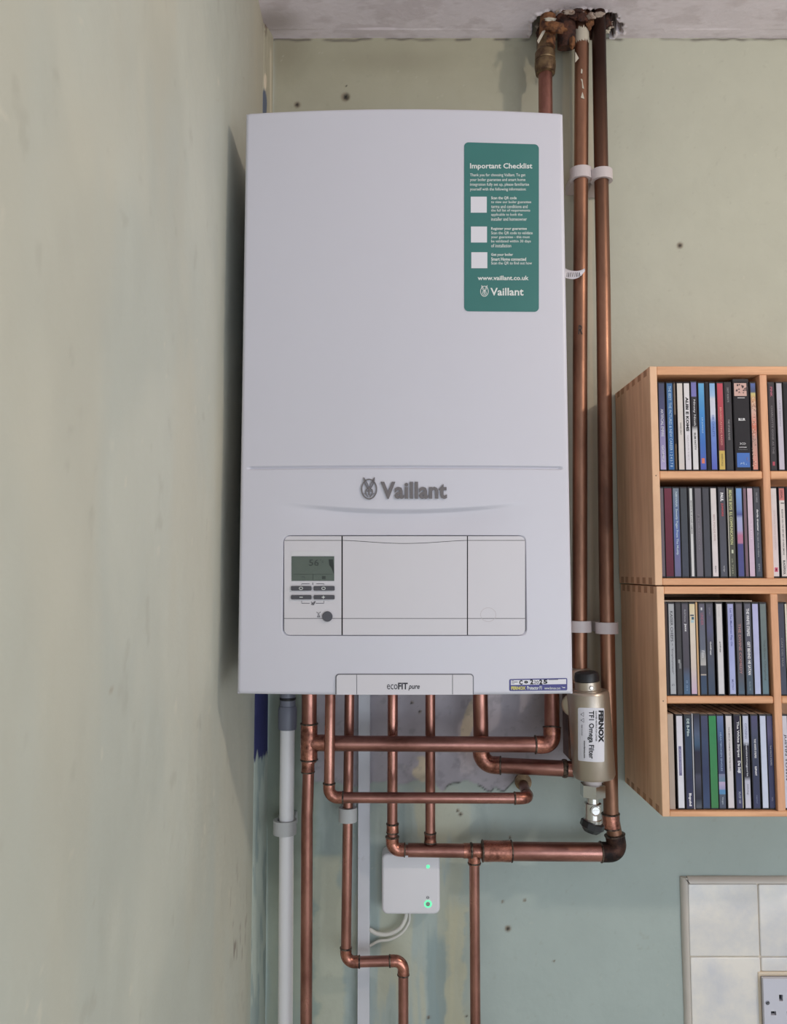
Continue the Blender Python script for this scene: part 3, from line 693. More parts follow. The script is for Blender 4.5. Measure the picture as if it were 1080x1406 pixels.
# ------------------------------------------------------------------ pipework
EXT = 1460
def pipe_run(name, label, ctrl, r, m=None, fit=True, er=1.9, close0=False, group=None, fr=1.13, sock=0.9, capends=True, rings=True, msec=None, mfit=None, cat='pipe'):
    """ctrl: (px,py,y) points; straight sections, elbow fittings and solder rings as parts"""
    P = [U(*c) for c in ctrl]; n = len(P)
    if ctrl[-1][1] == EXT: P[-1].z = 0.001
    root = thing(name, label, cat, P[-1], group)
    m = m or M_COP; mfit = mfit or M_FIT
    cut = []
    for i in range(1, n - 1):
        a = (P[i - 1] - P[i]).normalized(); b = (P[i + 1] - P[i]).normalized(); ang = a.angle(b)
        bend = ang < math.radians(150); R = r * er
        cut.append((bend, a, b, R / math.tan(ang / 2) if bend else 0, ang, R))
    start = P[0]; poly = [start]
    for i in range(1, n - 1):
        bend, a, b, L, ang, R = cut[i - 1]
        if not bend: poly.append(P[i]); continue
        q0 = P[i] + a * L; q1 = P[i] + b * L
        poly.append(q0 + a * r * sock)
        horiz = abs((poly[-1] - poly[0]).normalized().z) < 0.5
        mesh('pipe_section', *tube(dens(poly), r), M_COPH if (horiz and m is M_COP) else m, root, True, sharp=50)
        cen = P[i] + (a + b).normalized() * (R / math.sin(ang / 2))
        arc = []
        k = 12
        for j in range(k + 1):
            t = j / k; v = ((q0 - cen).normalized().slerp((q1 - cen).normalized(), t) if True else None); arc.append(cen + v * R)
        S = r * sock
        pts = [q0 + a * S, q0 + a * 0.001] + arc + [q1 + b * 0.001, q1 + b * S]
        rr = [r * fr, r * fr] + [r * fr * 0.985] * len(arc) + [r * fr, r * fr]
        e = mesh('elbow', *tube(pts, rr), mfit, root, True, sharp=50)
        if rings:
            for q, dr in ((q0, a), (q1, b)):
                c = q + dr * S; mesh('solder_ring', *lathe(c - dr * 0.0012, dr, [(0, r * fr * .98), (.0005, r * fr * 1.07), (.0018, r * fr * 1.08), (.0026, r * 1.03)], 24), M_SOLDER, e, True)
        poly = [q1 + b * r * sock]
    poly.append(P[-1])
    horiz = abs((poly[-1] - poly[0]).normalized().z) < 0.5
    mesh('pipe_section', *tube(dens(poly), r), M_COPH if (horiz and m is M_COP) else m, root, True, sharp=50)
    return root
def down(p): return Vector((p.x, p.y, 0.001))
def dens(poly):
    out = [poly[0]]
    for a, b in zip(poly, poly[1:]):
        k = max(1, int((b - a).length / 0.05))
        for i in range(1, k + 1): out.append(a.lerp(b, i / k))
    # straight joints stay straight: keep only direction changes softened
    return out
def collar(root, c, axis, L, r, name='coupling', m=None, ring=True):
    c = Vector(c); ax = Vector(axis).normalized()
    e = mesh(name, *lathe(c - ax * L / 2, ax, [(0, r * .9), (0, r), (L * .1, r * 1.02), (L * .5, r * .99), (L * .9, r * 1.02), (L, r), (L, r * .9)], 28), m or M_FIT, root, True, sharp=40)
    if ring:
        for s in (-1, 1):
            q = c + ax * s * L / 2
            mesh('solder_ring', *lathe(q - ax * .0013, ax, [(0, r * .97), (.0006, r * 1.07), (.002, r * 1.07), (.0026, r * .97)], 24), M_SOLDER, e, True)
    return e
YV, YH, YF = -0.045, -0.080, -0.103
# 1 long left riser with tee
P1 = pipe_run('copper_pipe', 'copper pipe running floorwards beside the white waste pipe, thicker above its tee', [(424.5, 945, YH), (424, 1046, YH)], 0.0110)
mesh('pipe_section', *tube([U(424, 1040, YH), U(421.3, 1120, YH), U(420, EXT, YH), down(U(420, EXT, YH))], 0.0084), M_COP, P1, True, sharp=50)
e = mesh('tee', *join([tube([U(424.2, 994, YH), U(424, 1043, YH)], 0.0122), tube([U(424, 1020, YH), U(446, 1020, YH)], 0.0118)]), M_FIT, P1, True, sharp=50)
for (x, y, s) in ((424.2, 994, 1), (424, 1043, 1)):
    mesh('solder_ring', *lathe(U(x, y, YH) - Vector((0, 0, .001)), (0, 0, 1), [(0, .012), (.0006, .0130), (.002, .0130), (.0026, .012)], 24), M_SOLDER, e, True)
mesh('solder_ring', *lathe(U(445.5, 1020, YH), (1, 0, 0), [(0, .0112), (.0008, .0128), (.004, .0126), (.0055, .0112)], 24), M_SOLDER, e, True)
collar(P1, U(422.7, 1052, YH), (0, 0, 1), 0.016, 0.0094)
# 2 upper level pipe, climbing behind the boiler edge to the ceiling
P2 = pipe_run('copper_pipe', 'topmost level copper pipe, turning up at the boiler\'s right edge to the ceiling', [(446.6, 1020.5, YH), (757.5, 1022.5, YH), (757, 940, -0.056), (748, 75, -0.05)], 0.0110, er=1.25, sock=1.0)
# 3 front pipe with elbow and lower level run
P3 = pipe_run('copper_pipe', 'front copper pipe bending into the middle level run that enters the wall', [(453.5, 945, YF), (451.5, 1095, YF), (724, 1096, YF), (717, 1072, 0.01)], 0.0074, er=1.7)
mesh('wall_sleeve', *tube([U(718, 1074, -0.020), U(717, 1072, 0.005)], 0.0125), M_BRASS, P3, True, sharp=50)
# 4 zigzag
P4 = pipe_run('copper_pipe', 'copper pipe that steps right through two elbows below the receiver box', [(479.8, 945, YV), (474.5, 1321, YV), (553.5, 1319, YV), (553.5, EXT, YV)], 0.0074, er=1.7)
# 5 & 6 two droppers
P5 = pipe_run('copper_pipe', 'left of the two copper droppers ending in an elbow on the lowest level pipe', [(539, 945, YV), (538.2, 1166.5, YV), (566, 1167.3, YV)], 0.0077, er=1.5, fr=1.25)
collar(P5, U(538.7, 1137, YV), (0, 0, 1), 0.012, 0.0088, ring=True)
P6 = pipe_run('copper_pipe', 'right of the two copper droppers ending in a tee on the lowest level pipe', [(590.5, 945, YV), (590.5, 1158, YV)], 0.0074)
collar(P6, U(590.5, 1150, YV), (0, 0, 1), 0.013, 0.0086)
# 7 lowest level pipe, left part
P7 = pipe_run('copper_pipe', 'lowest level copper pipe with tee, crossing over the white receiver box', [(560, 1167.2, YV), (672, 1168.5, YV)], 0.0098)
mesh('tee', *join([tube([U(636, 1168, YV), U(664, 1168.4, YV)], 0.0106), tube([U(651, 1168, YV), U(651, 1187, YV)], 0.0092)]), M_FIT, P7, True, sharp=50)
mesh('solder_ring', *lathe(U(645, 1168, YV), (1, 0, 0), [(0, .0104), (.0008, .0116), (.003, .0116), (.004, .0104)], 24), M_SOLDER, P7, True)
mesh('solder_ring', *lathe(U(651, 1186, YV), (0, 0, 1), [(0, .0090), (.0008, .0099), (.002, .0099), (.003, .0090)], 24), M_SOLDER, P7, True)
# 8 dropper to the floor
P8 = pipe_run('copper_pipe', 'thin copper pipe dropping from the lowest tee, right of the receiver box', [(651, 1187, YV), (651.5, EXT, YV)], 0.0075)
# 9 thick lowest pipe with sooty elbow, rising to the ceiling as the right riser
YR = -0.055
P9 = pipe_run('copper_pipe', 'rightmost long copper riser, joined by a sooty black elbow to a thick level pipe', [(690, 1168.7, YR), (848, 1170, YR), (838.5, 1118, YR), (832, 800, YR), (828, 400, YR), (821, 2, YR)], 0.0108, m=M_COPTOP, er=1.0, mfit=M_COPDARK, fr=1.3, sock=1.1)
mesh('pipe_section', *tube([U(672, 1168.6, YR), U(832, 1170, YR)], 0.0132), M_COPH, P9, True, sharp=50)
collar(P9, U(682, 1168.5, YR), (1, 0, -0.01), 0.042, 0.0146)
collar(P9, U(838.6, 1127, YR), (-0.04, 0, 1), 0.020, 0.0124)
# 10 thick pipe to the filter
P10 = pipe_run('copper_pipe', 'thick copper pipe bending right below the boiler into the metal filter', [(659, 945, YV), (660.5, 1049.5, YV), (787, 1056, -0.07)], 0.0113, er=1.6)
mesh('solder_ring', *lathe(U(771, 1055, -0.067), (1, 0, -.05), [(0, .0113), (.001, .0128), (.004, .0134), (.007, .0126), (.008, .0113)], 24), M_SOLDER, P10, True)
# 11 left long riser
P11 = pipe_run('copper_pipe', 'long brown copper riser between the boiler and the rightmost riser', [(795.5, 917, -0.05), (796, 500, -0.05), (798.7, 2, -0.05)], 0.0110, m=M_COPOLD)
V = []; F = []; cb_ = U(798.4, 52, -0.05); random.seed(9)
for i in range(33):
    a = math.pi * (1.02 + .96 * i / 32); e_ = random.uniform(-.003, .0035) ; f_ = random.uniform(-.002, .004)
    for z in (-.011 + e_, .010 + f_): V.append((cb_.x + .01125 * math.cos(a), cb_.y + .01125 * math.sin(a), cb_.z + z))
for i in range(32): F.append([2 * i, 2 * i + 2, 2 * i + 3, 2 * i + 1])
mesh('paint_blob', V, F, M_WPAINT, P11, True)
def MP(px, py, off=0.0): return U(px, py, -0.0613 - off)
mesh('pencil_letter', *text_geo('R', (793.5, 446.5, 799.5, 459), MP, shear=.1, off=0.0002), M_BLACKINK, P11)
for pts in ([(797.6, 94), (799.5, 96), (799, 101), (797, 100.5)], [(796.8, 108), (799.4, 109), (800.2, 116), (801.6, 122), (799, 121), (798.6, 113)], [(799.2, 126), (800.6, 130), (802, 136), (797, 134)], [(789.5, 71), (794.5, 80), (791, 84), (789.4, 86)]):
    mesh('paint_splash', *poly_px(pts, MP, 0.0001, .0002), M_WPAINT, P11)

# brass compression fitting where the boiler riser meets the ceiling
cf = thing('compression_fitting', 'old brass compression fitting on the left riser under the ceiling hole', 'pipe fitting', U(748, 100, -0.05))
mesh('fitting_body', *lathe(U(748.5, 103, -0.05), (0, 0, 1), [(0, .0118), (.002, .0150), (.012, .0166), (.020, .0166), (.0225, .0150), (.024, .0160), (.036, .0158), (.040, .0132), (.060, .0130)], 30), M_BRASS, cf, True, sharp=28)
mesh('rusted_stub', *tube([U(750, 66, -0.05), U(752, 24, -0.05)], [.0135, .0125]), M_RUSTO, cf, True, sharp=60)
mesh('paint_flake', *poly_px([(737, 56), (744, 43), (750, 40), (745, 49), (739, 60)], lambda a, b, o: U(a, b, -0.0655 - o), 0, .0008), M_WPAINT, cf)
def rock(c, r, seed, sq=(1, 1, 1)):
    rs = np.random.RandomState(seed); V = []; F = []; nu, nv = 14, 9
    ph = rs.rand(12) * 6.28
    for j in range(nv + 1):
        th = math.pi * j / nv
        for i in range(nu):
            a = 2 * math.pi * i / nu
            d = Vector((math.sin(th) * math.cos(a), math.sin(th) * math.sin(a), math.cos(th)))
            k = 1 + .22 * math.sin(3 * d.x + ph[0]) * math.sin(4 * d.y + ph[1]) + .16 * math.sin(7 * d.z + ph[2] + 4 * d.x) + .10 * math.sin(11 * d.y + ph[3] + 6 * d.z)
            V.append((c[0] + d.x * r * k * sq[0], c[1] + d.y * r * k * sq[1], c[2] + d.z * r * k * sq[2]))
    for j in range(nv):
        for i in range(nu): F.append([j * nu + i, (j + 1) * nu + i, (j + 1) * nu + (i + 1) % nu, j * nu + (i + 1) % nu])
    return V, F
lump = thing('rusted_fitting', 'rusty iron stub hanging from the ceiling hole between the two left pipes', 'pipe fitting', U(779, 70, -0.045))
mesh('iron_stub', *tube([U(777, 25, -0.05), U(778, 50, -0.045), U(778, 66, -0.04)], [.014, .0155, .0150], 20), M_RUST, lump, True, sharp=60)
mesh('rust_crust', *rock(U(785, 58, -0.055), .0075, 5, (.6, .7, 1.3)), M_RUSTO, lump, True)
mesh('rust_crust', *rock(U(763, 38, -0.075), .010, 8, (1.5, .8, .8)), M_RUSTO, lump, True)
debris = thing('broken_plaster', 'broken rust-stained plaster pieces round the pipes in the ceiling hole', 'plaster', U(790, 20, -0.08))
random.seed(3)
def onceil(x, y):
    d = ray(x, y); t = (CEIL - CAM.z) / d.z; return CAM + d * t
for i in range(70):
    a = random.uniform(math.pi * .95, math.pi * 2.08); rx, ry = 47 * random.uniform(.8, 1.06), 22 * random.uniform(.7, 1.08)
    x, y = 790 + rx * math.cos(a), 36 + ry * math.sin(a); p = onceil(x, y)
    if p.y > -0.006: continue
    s = random.uniform(.0014, .0042)
    mesh('plaster_chunk', *rock(p + Vector((0, 0, random.uniform(-.003, .002))), s, i, (random.uniform(.7, 1.8), random.uniform(.6, 1.2), random.uniform(.5, 1.4))), random.choice([M_CHIP, M_CHIP, M_RUST, M_RUSTO, M_WPAINT]), debris, True)
for i, (x, y, yy, r, q, m) in enumerate(((762, 32, -.040, .0085, (1.3, .8, .9), M_RUSTO), (771, 27, -.050, .009, (1.4, .9, .8), M_RUST), (783, 30, -.034, .010, (1, .9, 1.5), M_RUST), (789, 22, -.066, .006, (1.5, .8, .9), M_RUST),
      (800, 24, -.068, .0065, (1.6, .7, 1.0), M_RUST), (809, 30, -.060, .007, (.9, .8, 1.6), M_RUSTO), (811, 42, -.045, .006, (.8, .8, 1.9), M_RUST), (812, 22, -.072, .006, (1.3, .8, .8), M_CHIP), (822, 20, -.074, .0055, (1.5, .7, .7), M_CHIP),
      (832, 30, -.036, .009, (.9, .9, 1.1), M_RUST), (781, 17, -.078, .005, (1.8, .7, .6), M_CHIP), (794, 14, -.080, .0045, (2, .6, .6), M_RUST), (741, 46, -.030, .007, (.8, .8, 1.2), M_RUST), (755, 27, -.062, .005, (1.8, .6, .6), M_WPAINT), (804, 50, -.040, .004, (.8, .8, 1.8), M_RUSTO))):
    mesh('rust_lump', *rock(U(x, y, yy), r, 60 + i, q), m, debris, True)

# pipe clips
def clip(name, label, x, y, yd, r, hpx, m, stem=0.010, group=None):
    c = U(x, y, yd); h = hpx / 900 / 2
    root = thing(name, label, 'pipe clip', (c.x, 0, c.z), group)
    ro, ri = r + 0.0042, r + 0.0003; V = []; F = []; n = 28
    ang = [math.pi / 2 + 0.0 + 2 * math.pi * i / n for i in range(n)]
    for z in (-h, h):
        for rr in (ro, ri):
            for a in ang:
                sx = 1.12 if rr == ro else 1.0
                V.append((c.x + rr * sx * math.cos(a), c.y + rr * math.sin(a), c.z + z))
    for i in range(n):
        j = (i + 1) % n
        F += [[i, j, j + 2 * n, i + 2 * n], [i + n, i + 3 * n, j + 3 * n, j + n], [i, i + n, j + n, j], [i + 2 * n, j + 2 * n, j + 3 * n, i + 3 * n]]
    mesh('ring', V, F, m, root, True, sharp=35)
    mesh('base', *bbox_bev((c.x - ro * .85, 0.0, c.z - h * .9), (c.x + ro * .85, c.y + ri + .0012, c.z + h * .9), .0012), m, root)
    return root
clip('pipe_clip', 'upper white clip on the riser nearest the boiler', 797, 240.5, -0.05, 0.011, 16, M_CLIP)
clip('pipe_clip', 'upper white clip on the rightmost riser', 825.5, 242, YR, 0.0108, 15, M_CLIP)
clip('pipe_clip', 'lower white clip on the riser nearest the boiler, beside the boiler\'s lower right side', 795.6, 860, -0.05, 0.011, 15, M_CLIP)
clip('pipe_clip', 'lower white clip on the rightmost riser, above the metal filter', 832.5, 862, YR, 0.0108, 15, M_CLIP)
clip('pipe_clip', 'grey-white clip on the zigzag copper pipe below the middle level run', 477.3, 1118, YV, 0.0078, 18, M_CLIPO)
clip('pipe_clip', 'grey-white clip around the white waste pipe', 391, 1135, YV, 0.0112, 18, M_CLIPO)
mesh('tag_loop', *((lambda: None) and ([], []) or ([], []))) if False else None
# paper tag
tg = thing('paper_tag', 'small white printed tag curled round the riser beside the boiler', 'tag', U(790, 375, -0.065))
pts = [(774, 374, -.10), (780, 376.5, -.085), (788, 377.5, -.074), (796, 375.5, -.070), (802.5, 370.5, -.067)]; hh = [7, 6.5, 6, 4.6, 2.2]
C_ = curve_pts([U(*p) for p in pts], 6); V = []; F = []
for i, p in enumerate(C_):
    k = i / (len(C_) - 1) * 4; j = min(3, int(k)); h = (hh[j] + (hh[j + 1] - hh[j]) * (k - j)) / 950
    V += [p + Vector((0, 0, h)), p - Vector((0, 0, h)), p + Vector((0, .0004, h)), p + Vector((0, .0004, -h))]
for i in range(len(C_) - 1):
    a, b = 4 * i, 4 * i + 4; F += [[a, a + 1, b + 1, b], [a + 2, b + 2, b + 3, a + 3], [a, b, b + 2, a + 2], [a + 1, a + 3, b + 3, b + 1]]
mesh('strip', V, F, M_STICKW, tg, True)
L_ = [stroke([(777 + i * 2.6, 374), (777.9 + i * 2.6, 380)], .8, lambda a, b, o: U(a, b, -.0925 + (a - 776) * .0011), 0) for i in range(9)]
mesh('tag_print', *join(L_), M_DARKINK, tg)

# white waste pipe
wp = thing('waste_pipe', 'white plastic waste pipe with grey coupling at the far left under the boiler', 'pipe', U(391, EXT, YV))
mesh('pipe_section', *tube([U(394.5, 1000, YV), U(393.5, 1100, YV), U(391.2, EXT, YV), down(U(391.2, EXT, YV))], 0.0108), M_PVC, wp, True, sharp=50)
mesh('coupling', *lathe(U(394.5, 1001, YV), (0, 0, 1), [(0, .0118), (0, .0135), (.002, .0138), (.030, .0138), (.032, .0128), (.0335, .0128), (.034, .0116), (.060, .0112)], 30), M_PVCG, wp, True, sharp=30)
mesh('seal_ring', *lathe(U(395, 961, YV), (0, 0, 1), [(0, .0116), (.001, .0124), (.003, .0124), (.004, .0116)], 30), M_BLACKPL, wp, True)

# trunking and cables
tr = thing('cable_trunking', 'white mini trunking running down the wall behind the pipes', 'trunking', U(500, EXT, 0))
a = U(492.6, 960, 0); b = Vector((0, 0, 0.001))
mesh('cover', *bbox_bev((a.x, .002, U(500, 945, 0).z), (U(508.3, 960, 0).x, -.0105, b.z), .0012), M_TRUNK, tr)
mesh('edge_lip', *bbox_bev((a.x - .0003, .002, U(500, 945, 0).z), (a.x + .0012, -.0112, b.z), .0004), M_TRUNK, tr)
cb = mesh('cable', *tube(curve_pts([U(558, 1250, -.014), U(556, 1262, -.014), U(548, 1275, -.014), U(533, 1282.5, -.012), U(518, 1282, -.010), U(507, 1276, -.007)], 8), .0030, 12), M_CABLE, None, True)
tag(cb, 'thick white cable looping from the receiver box to the trunking', 'cable')
cb = mesh('cable', *tube(curve_pts([U(562, 1250, -.010), U(561, 1266, -.010), U(551, 1281, -.009), U(535, 1290, -.008), U(520, 1292, -.007), U(507, 1299, -.005)], 8), .0021, 12), M_CABLE, None, True)
tag(cb, 'thinner lower white cable curling below the thick one into the trunking', 'cable')

# receiver box
def rrect_prism(x0, x1, z0, z1, y0, y1, r, bev=0.002, n=6):
    def loop(ins, y):
        out = []
        for cx, cz, a0 in ((x1 - r, z1 - r, 0), (x0 + r, z1 - r, 90), (x0 + r, z0 + r, 180), (x1 - r, z0 + r, 270)):
            for k in range(n + 1):
                a = math.radians(a0 + 90 * k / n); out.append((cx + (r - ins) * math.cos(a), y, cz + (r - ins) * math.sin(a)))
        return out
    rows = [loop(0, y0), loop(0, y1 + bev)]
    for k in range(1, 5):
        t = k / 4 * math.pi / 2; rows.append(loop(bev * (1 - math.cos(t)), y1 + bev - bev * math.sin(t)))
    N = len(rows[0]); V = [p for rr in rows for p in rr]; F = []
    for i in range(len(rows) - 1):
        for k in range(N): F.append([i * N + k, (i + 1) * N + k, (i + 1) * N + (k + 1) % N, i * N + (k + 1) % N])
    F.append([(len(rows) - 1) * N + k for k in range(N)][::-1]); F.append(list(range(N)))
    return V, F
YB = -0.030
ra, rb = U(524, 1172, YB), U(604, 1256, YB)
rcv = thing('heating_receiver', 'white square receiver box with two green lights under the lowest pipe', 'receiver', ((ra.x + rb.x) / 2, 0, rb.z))
mesh('shell', *rrect_prism(ra.x, rb.x, rb.z, ra.z, 0.0, YB, .009, .004), M_BOX, rcv, True, sharp=50)
MR = lambda a, b, o=0.0: U(a, b, YB - o)
V, F = lathe(MR(587.3, 1189.8), (0, -1, 0), [(-.001, .0026), (.0004, .0026), (.0006, .0016)], 20); mesh('status_light', V, F, M_LED, rcv)
mesh('button_light_ring', *stroke(ring_px(587.3, 1241.3, 4.3, 4.3, 1.7), 1.8, MR, .0002, .0004), M_LED, rcv)
V, F = lathe(MR(587.3, 1241.3), (0, -1, 0), [(-.001, .0030), (.0005, .0030), (.0007, .002)], 20); mesh('button', V, F, mat('button_teal', (140, 150, 146), .5), rcv)
mesh('symbol', *join([stroke(ring_px(587, 1232.4, 1.7, 1.7, .6, 12), .6, MR, .0002), stroke([(585.6, 1232.4), (588.4, 1232.4)], .5, MR, .0002)]), M_DARKINK, rcv)

# metal filter
fl = thing('magnetic_filter', 'satin metal cylindrical heating filter with black cap and white label', 'filter', U(816, 1130, -0.115))
YFL = -0.115
A = U(806.6, 948, YFL); B = U(815.6, 1068, YFL); ax = (A - B).normalized(); Lb = (A - B).length
mesh('cylinder_body', *lathe(B, ax, [(0, .010), (0, .022), (.0015, .0270), (.005, .0288), (Lb - .004, .0288), (Lb - .0015, .0278), (Lb, .0262), (Lb, .012)], 48), M_NICKEL, fl, True, sharp=30)
T = A
mesh('neck', *lathe(T, ax, [(-.001, .0195), (.001, .0195), (.002, .0175), (.0125, .0172), (.0135, .0150)], 40), M_NICKEL, fl, True, sharp=30)
mesh('bleed_screw', *lathe(T + ax * .006 + Vector((.001, -.0165, 0)), (0, -1, 0), [(0, .003), (.0024, .003), (.003, .0022)], 16), M_CHROME, fl, True, sharp=30)
mesh('cap', *lathe(T + ax * .0125, ax, [(0, .0160), (.001, .0172), (.0065, .0172), (.012, .0158), (.0138, .012), (.0142, .002)], 40), M_BLACKPL, fl, True, sharp=40)
D = Vector((-.02, 0, -1)).normalized(); B0 = B; B = B + Vector((-.0022, 0, .001))
nut = lathe(B + D * .0085, D, [(0, .0150), (.0008, .0176), (.017, .0176), (.018, .0150)], 6); mesh('union_nut', *nut, M_CHROME, fl)
mesh('spigot', *lathe(B, D, [(0, .0125), (.009, .0120), (.009, .013)], 30), M_CLIP, fl, True, sharp=30)
mesh('valve_body', *join([lathe(B + D * .0255, D, [(0, .0085), (.009, .0085), (.0095, .0115), (.030, .0115), (.031, .0125), (.036, .0122), (.038, .009)], 30)]), M_CHROME, fl, True, sharp=30)
vc = B + D * .042
mesh('valve_screw', *join([lathe(vc + Vector((.001, -.009, 0)), (0, -1, 0), [(0, .0075), (.004, .0072), (.0045, .0058), (.0040, .0052), (.0040, .0010)], 24), box(vc + Vector((-.003, -.0136, -.0008)), vc + Vector((.005, -.0128, .0008)))]), M_CHROME, fl, True, sharp=30)
mesh('drain_handle', *join([lathe(B + D * .0600 + Vector((.0005, 0, 0)), (D + Vector((-.25, 0, 0))), [(0, .0145), (.001, .0162), (.008, .0165), (.0095, .0140), (.013, .0115), (.0145, .010)], 10)]), M_BLACKPL, fl, True, sharp=25)
B = B0
# rear manifold of the filter
a = U(763, 914, -0.075); b = U(803, 1046, -0.075)
mesh('manifold', *bbox_bev((U(772, 960, -.035).x, -.072, b.z), (U(803, 960, -.07).x, -.030, U(790, 932, -.05).z), .003), M_STEEL, fl)
mesh('manifold_collar', *lathe(U(796, 934, -0.052), (0, 0, 1), [(0, .0175), (.012, .0175), (.016, .0155), (.018, .0125)], 30), M_NICKEL, fl, True, sharp=30)
mesh('union_ring', *lathe(U(786, 968, -0.070), (-.5, -1, .0), [(0, .0150), (.003, .0160), (.004, .0145), (.006, .0150), (.007, .012)], 30), M_NICKEL, fl, True, sharp=30)
# label wrapped on the cylinder
def MF(px, py, off=0.0):
    """photo pixel to the surface of the tilted cylinder"""
    o_ = CAM; d = ray(px, py).normalized(); R = .0288 + off
    w0 = o_ - B; dd = d - ax * d.dot(ax); ww = w0 - ax * w0.dot(ax)
    qa = dd.dot(dd); qb = 2 * dd.dot(ww); qc = ww.dot(ww) - R * R; disc = max(0, qb * qb - 4 * qa * qc)
    return o_ + d * ((-qb - math.sqrt(disc)) / (2 * qa))
def lab(t): return 793.2 + 31 * t
lb_ = mesh('label', *plate(793.2, 829.3, lambda t: 971.6 + .8 * t, lambda t: 1044.2 + 2.2 * math.sin(t * 2), MF, .0001, .0002, 14, (2, 2, 2, 2)), M_STICKW, fl)
# shear the sides with the cylinder's lean
OL = .0006
L_ = [text_geo('FERNOX', (821.4, 975.5, 828.6, 1019.5), MF, bold=.06, rot=1, off=OL), text_geo('TF1 Omega Filter', (806.2, 976, 815.4, 1042), MF, bold=.02, rot=1, off=OL),
      text_geo('CLEANER HEATING FOR LONGER', (817.4, 976, 819.4, 1018), MF, bold=.01, rot=1, off=OL), text_geo('www.fernox.com', (801.2, 1017, 803.4, 1041), MF, bold=.03, rot=1, off=OL)]
# mirror the rotated glyphs so that they read downwards
mesh('label_print', *join(L_), M_BLACKINK, lb_)
mesh('label_symbols', *join([stroke([(797, 981), (801, 978), (801, 984), (797, 981)], .6, MF, OL), stroke([(797.2, 989), (801.2, 986), (801.2, 992), (797.2, 989)], .6, MF, OL),
     text_geo('DRAIN TOP OF UNIT', (797.6, 995, 799.4, 1010), MF, rot=1, off=OL)]), M_DARKINK, lb_)

# ------------------------------------------------------------------ CD rack
YRK = -0.164
def rack_unit(name, label, xl_px, cell, ys_px, fy):
    """ys_px: outer top, inner top, shelf top, shelf bottom, inner bottom, outer bottom at the front plane"""
    g = lambda px, py: U(px, py, YRK)
    X0 = g(xl_px, fy).x; zz = [U(960, q, YRK).z for q in ys_px]; T = .0102
    wd = 0.308; XM = X0 + T + cell; X1 = X0 + wd
    root = thing(name, label, 'shelf', ((X0 + X1) / 2, 0, zz[5]))
    e = .0007
    mesh('side_board', *bbox_bev((X0, -.002, zz[5]), (X0 + T, YRK, zz[0]), e), [M_WOODS], root)
    mesh('side_board', *bbox_bev((X1 - T, -.002, zz[5]), (X1, YRK, zz[0]), e), M_WOODS, root)
    mesh('top_board', *bbox_bev((X0 + T, -.002, zz[1]), (X1 - T, YRK, zz[0]), e), M_WOOD, root)
    mesh('bottom_board', *bbox_bev((X0 + T, -.002, zz[5]), (X1 - T, YRK, zz[4]), e), M_WOOD, root)
    mesh('divider', *bbox_bev((XM, -.002, zz[4]), (XM + T, YRK + .0003, zz[1]), e), M_WOODV, root)
    for a, b in ((X0 + T, XM), (XM + T, X1 - T)):
        mesh('shelf_board', *bbox_bev((a, -.002, zz[3]), (b, YRK + .001, zz[2]), e * 2), M_WOOD, root)
    mesh('added_back_panel', *box((X0 + T, -.0005, zz[5] + .001), (X1 - T, -.0045, zz[0] - .001)), M_WOODS, root)  # added backing, so the compartments look darker than the wall behind
    D = -YRK
    for zc, s in ((zz[0], -1), (zz[5], 1)):
        for k in range(6):
            y0 = YRK + .012 + k * .0262
            if k == 5: y0 -= .004
            mesh('finger_joint', *box((X0 - .00025, y0, zc + s * .0008), (X0 + .004, y0 + .0125, zc + s * .0100)), M_ENDGR, root)
    for q in (zz[3] * .5 + zz[2] * .5,):
        mesh('nail_hole', *lathe((X0 + T * .5, YRK + .0003, q - .001), (0, -1, 0), [(0, .0008), (.0004, .0008)], 10), M_GAP, root)
    return X0, X1, XM, T, zz
RU = rack_unit('cd_rack', 'upper beech CD rack with finger joints, standing on the lower one', 895, .1408, (503, 514.5, 646.5, 657.5, 794, 803.5), 650)
RL = rack_unit('cd_rack', 'lower beech CD rack with finger joints, hanging above the pale tiles', 904.8, .1428, (805.2, 815.5, 956.5, 966.5, 1114, 1121.5), 960)

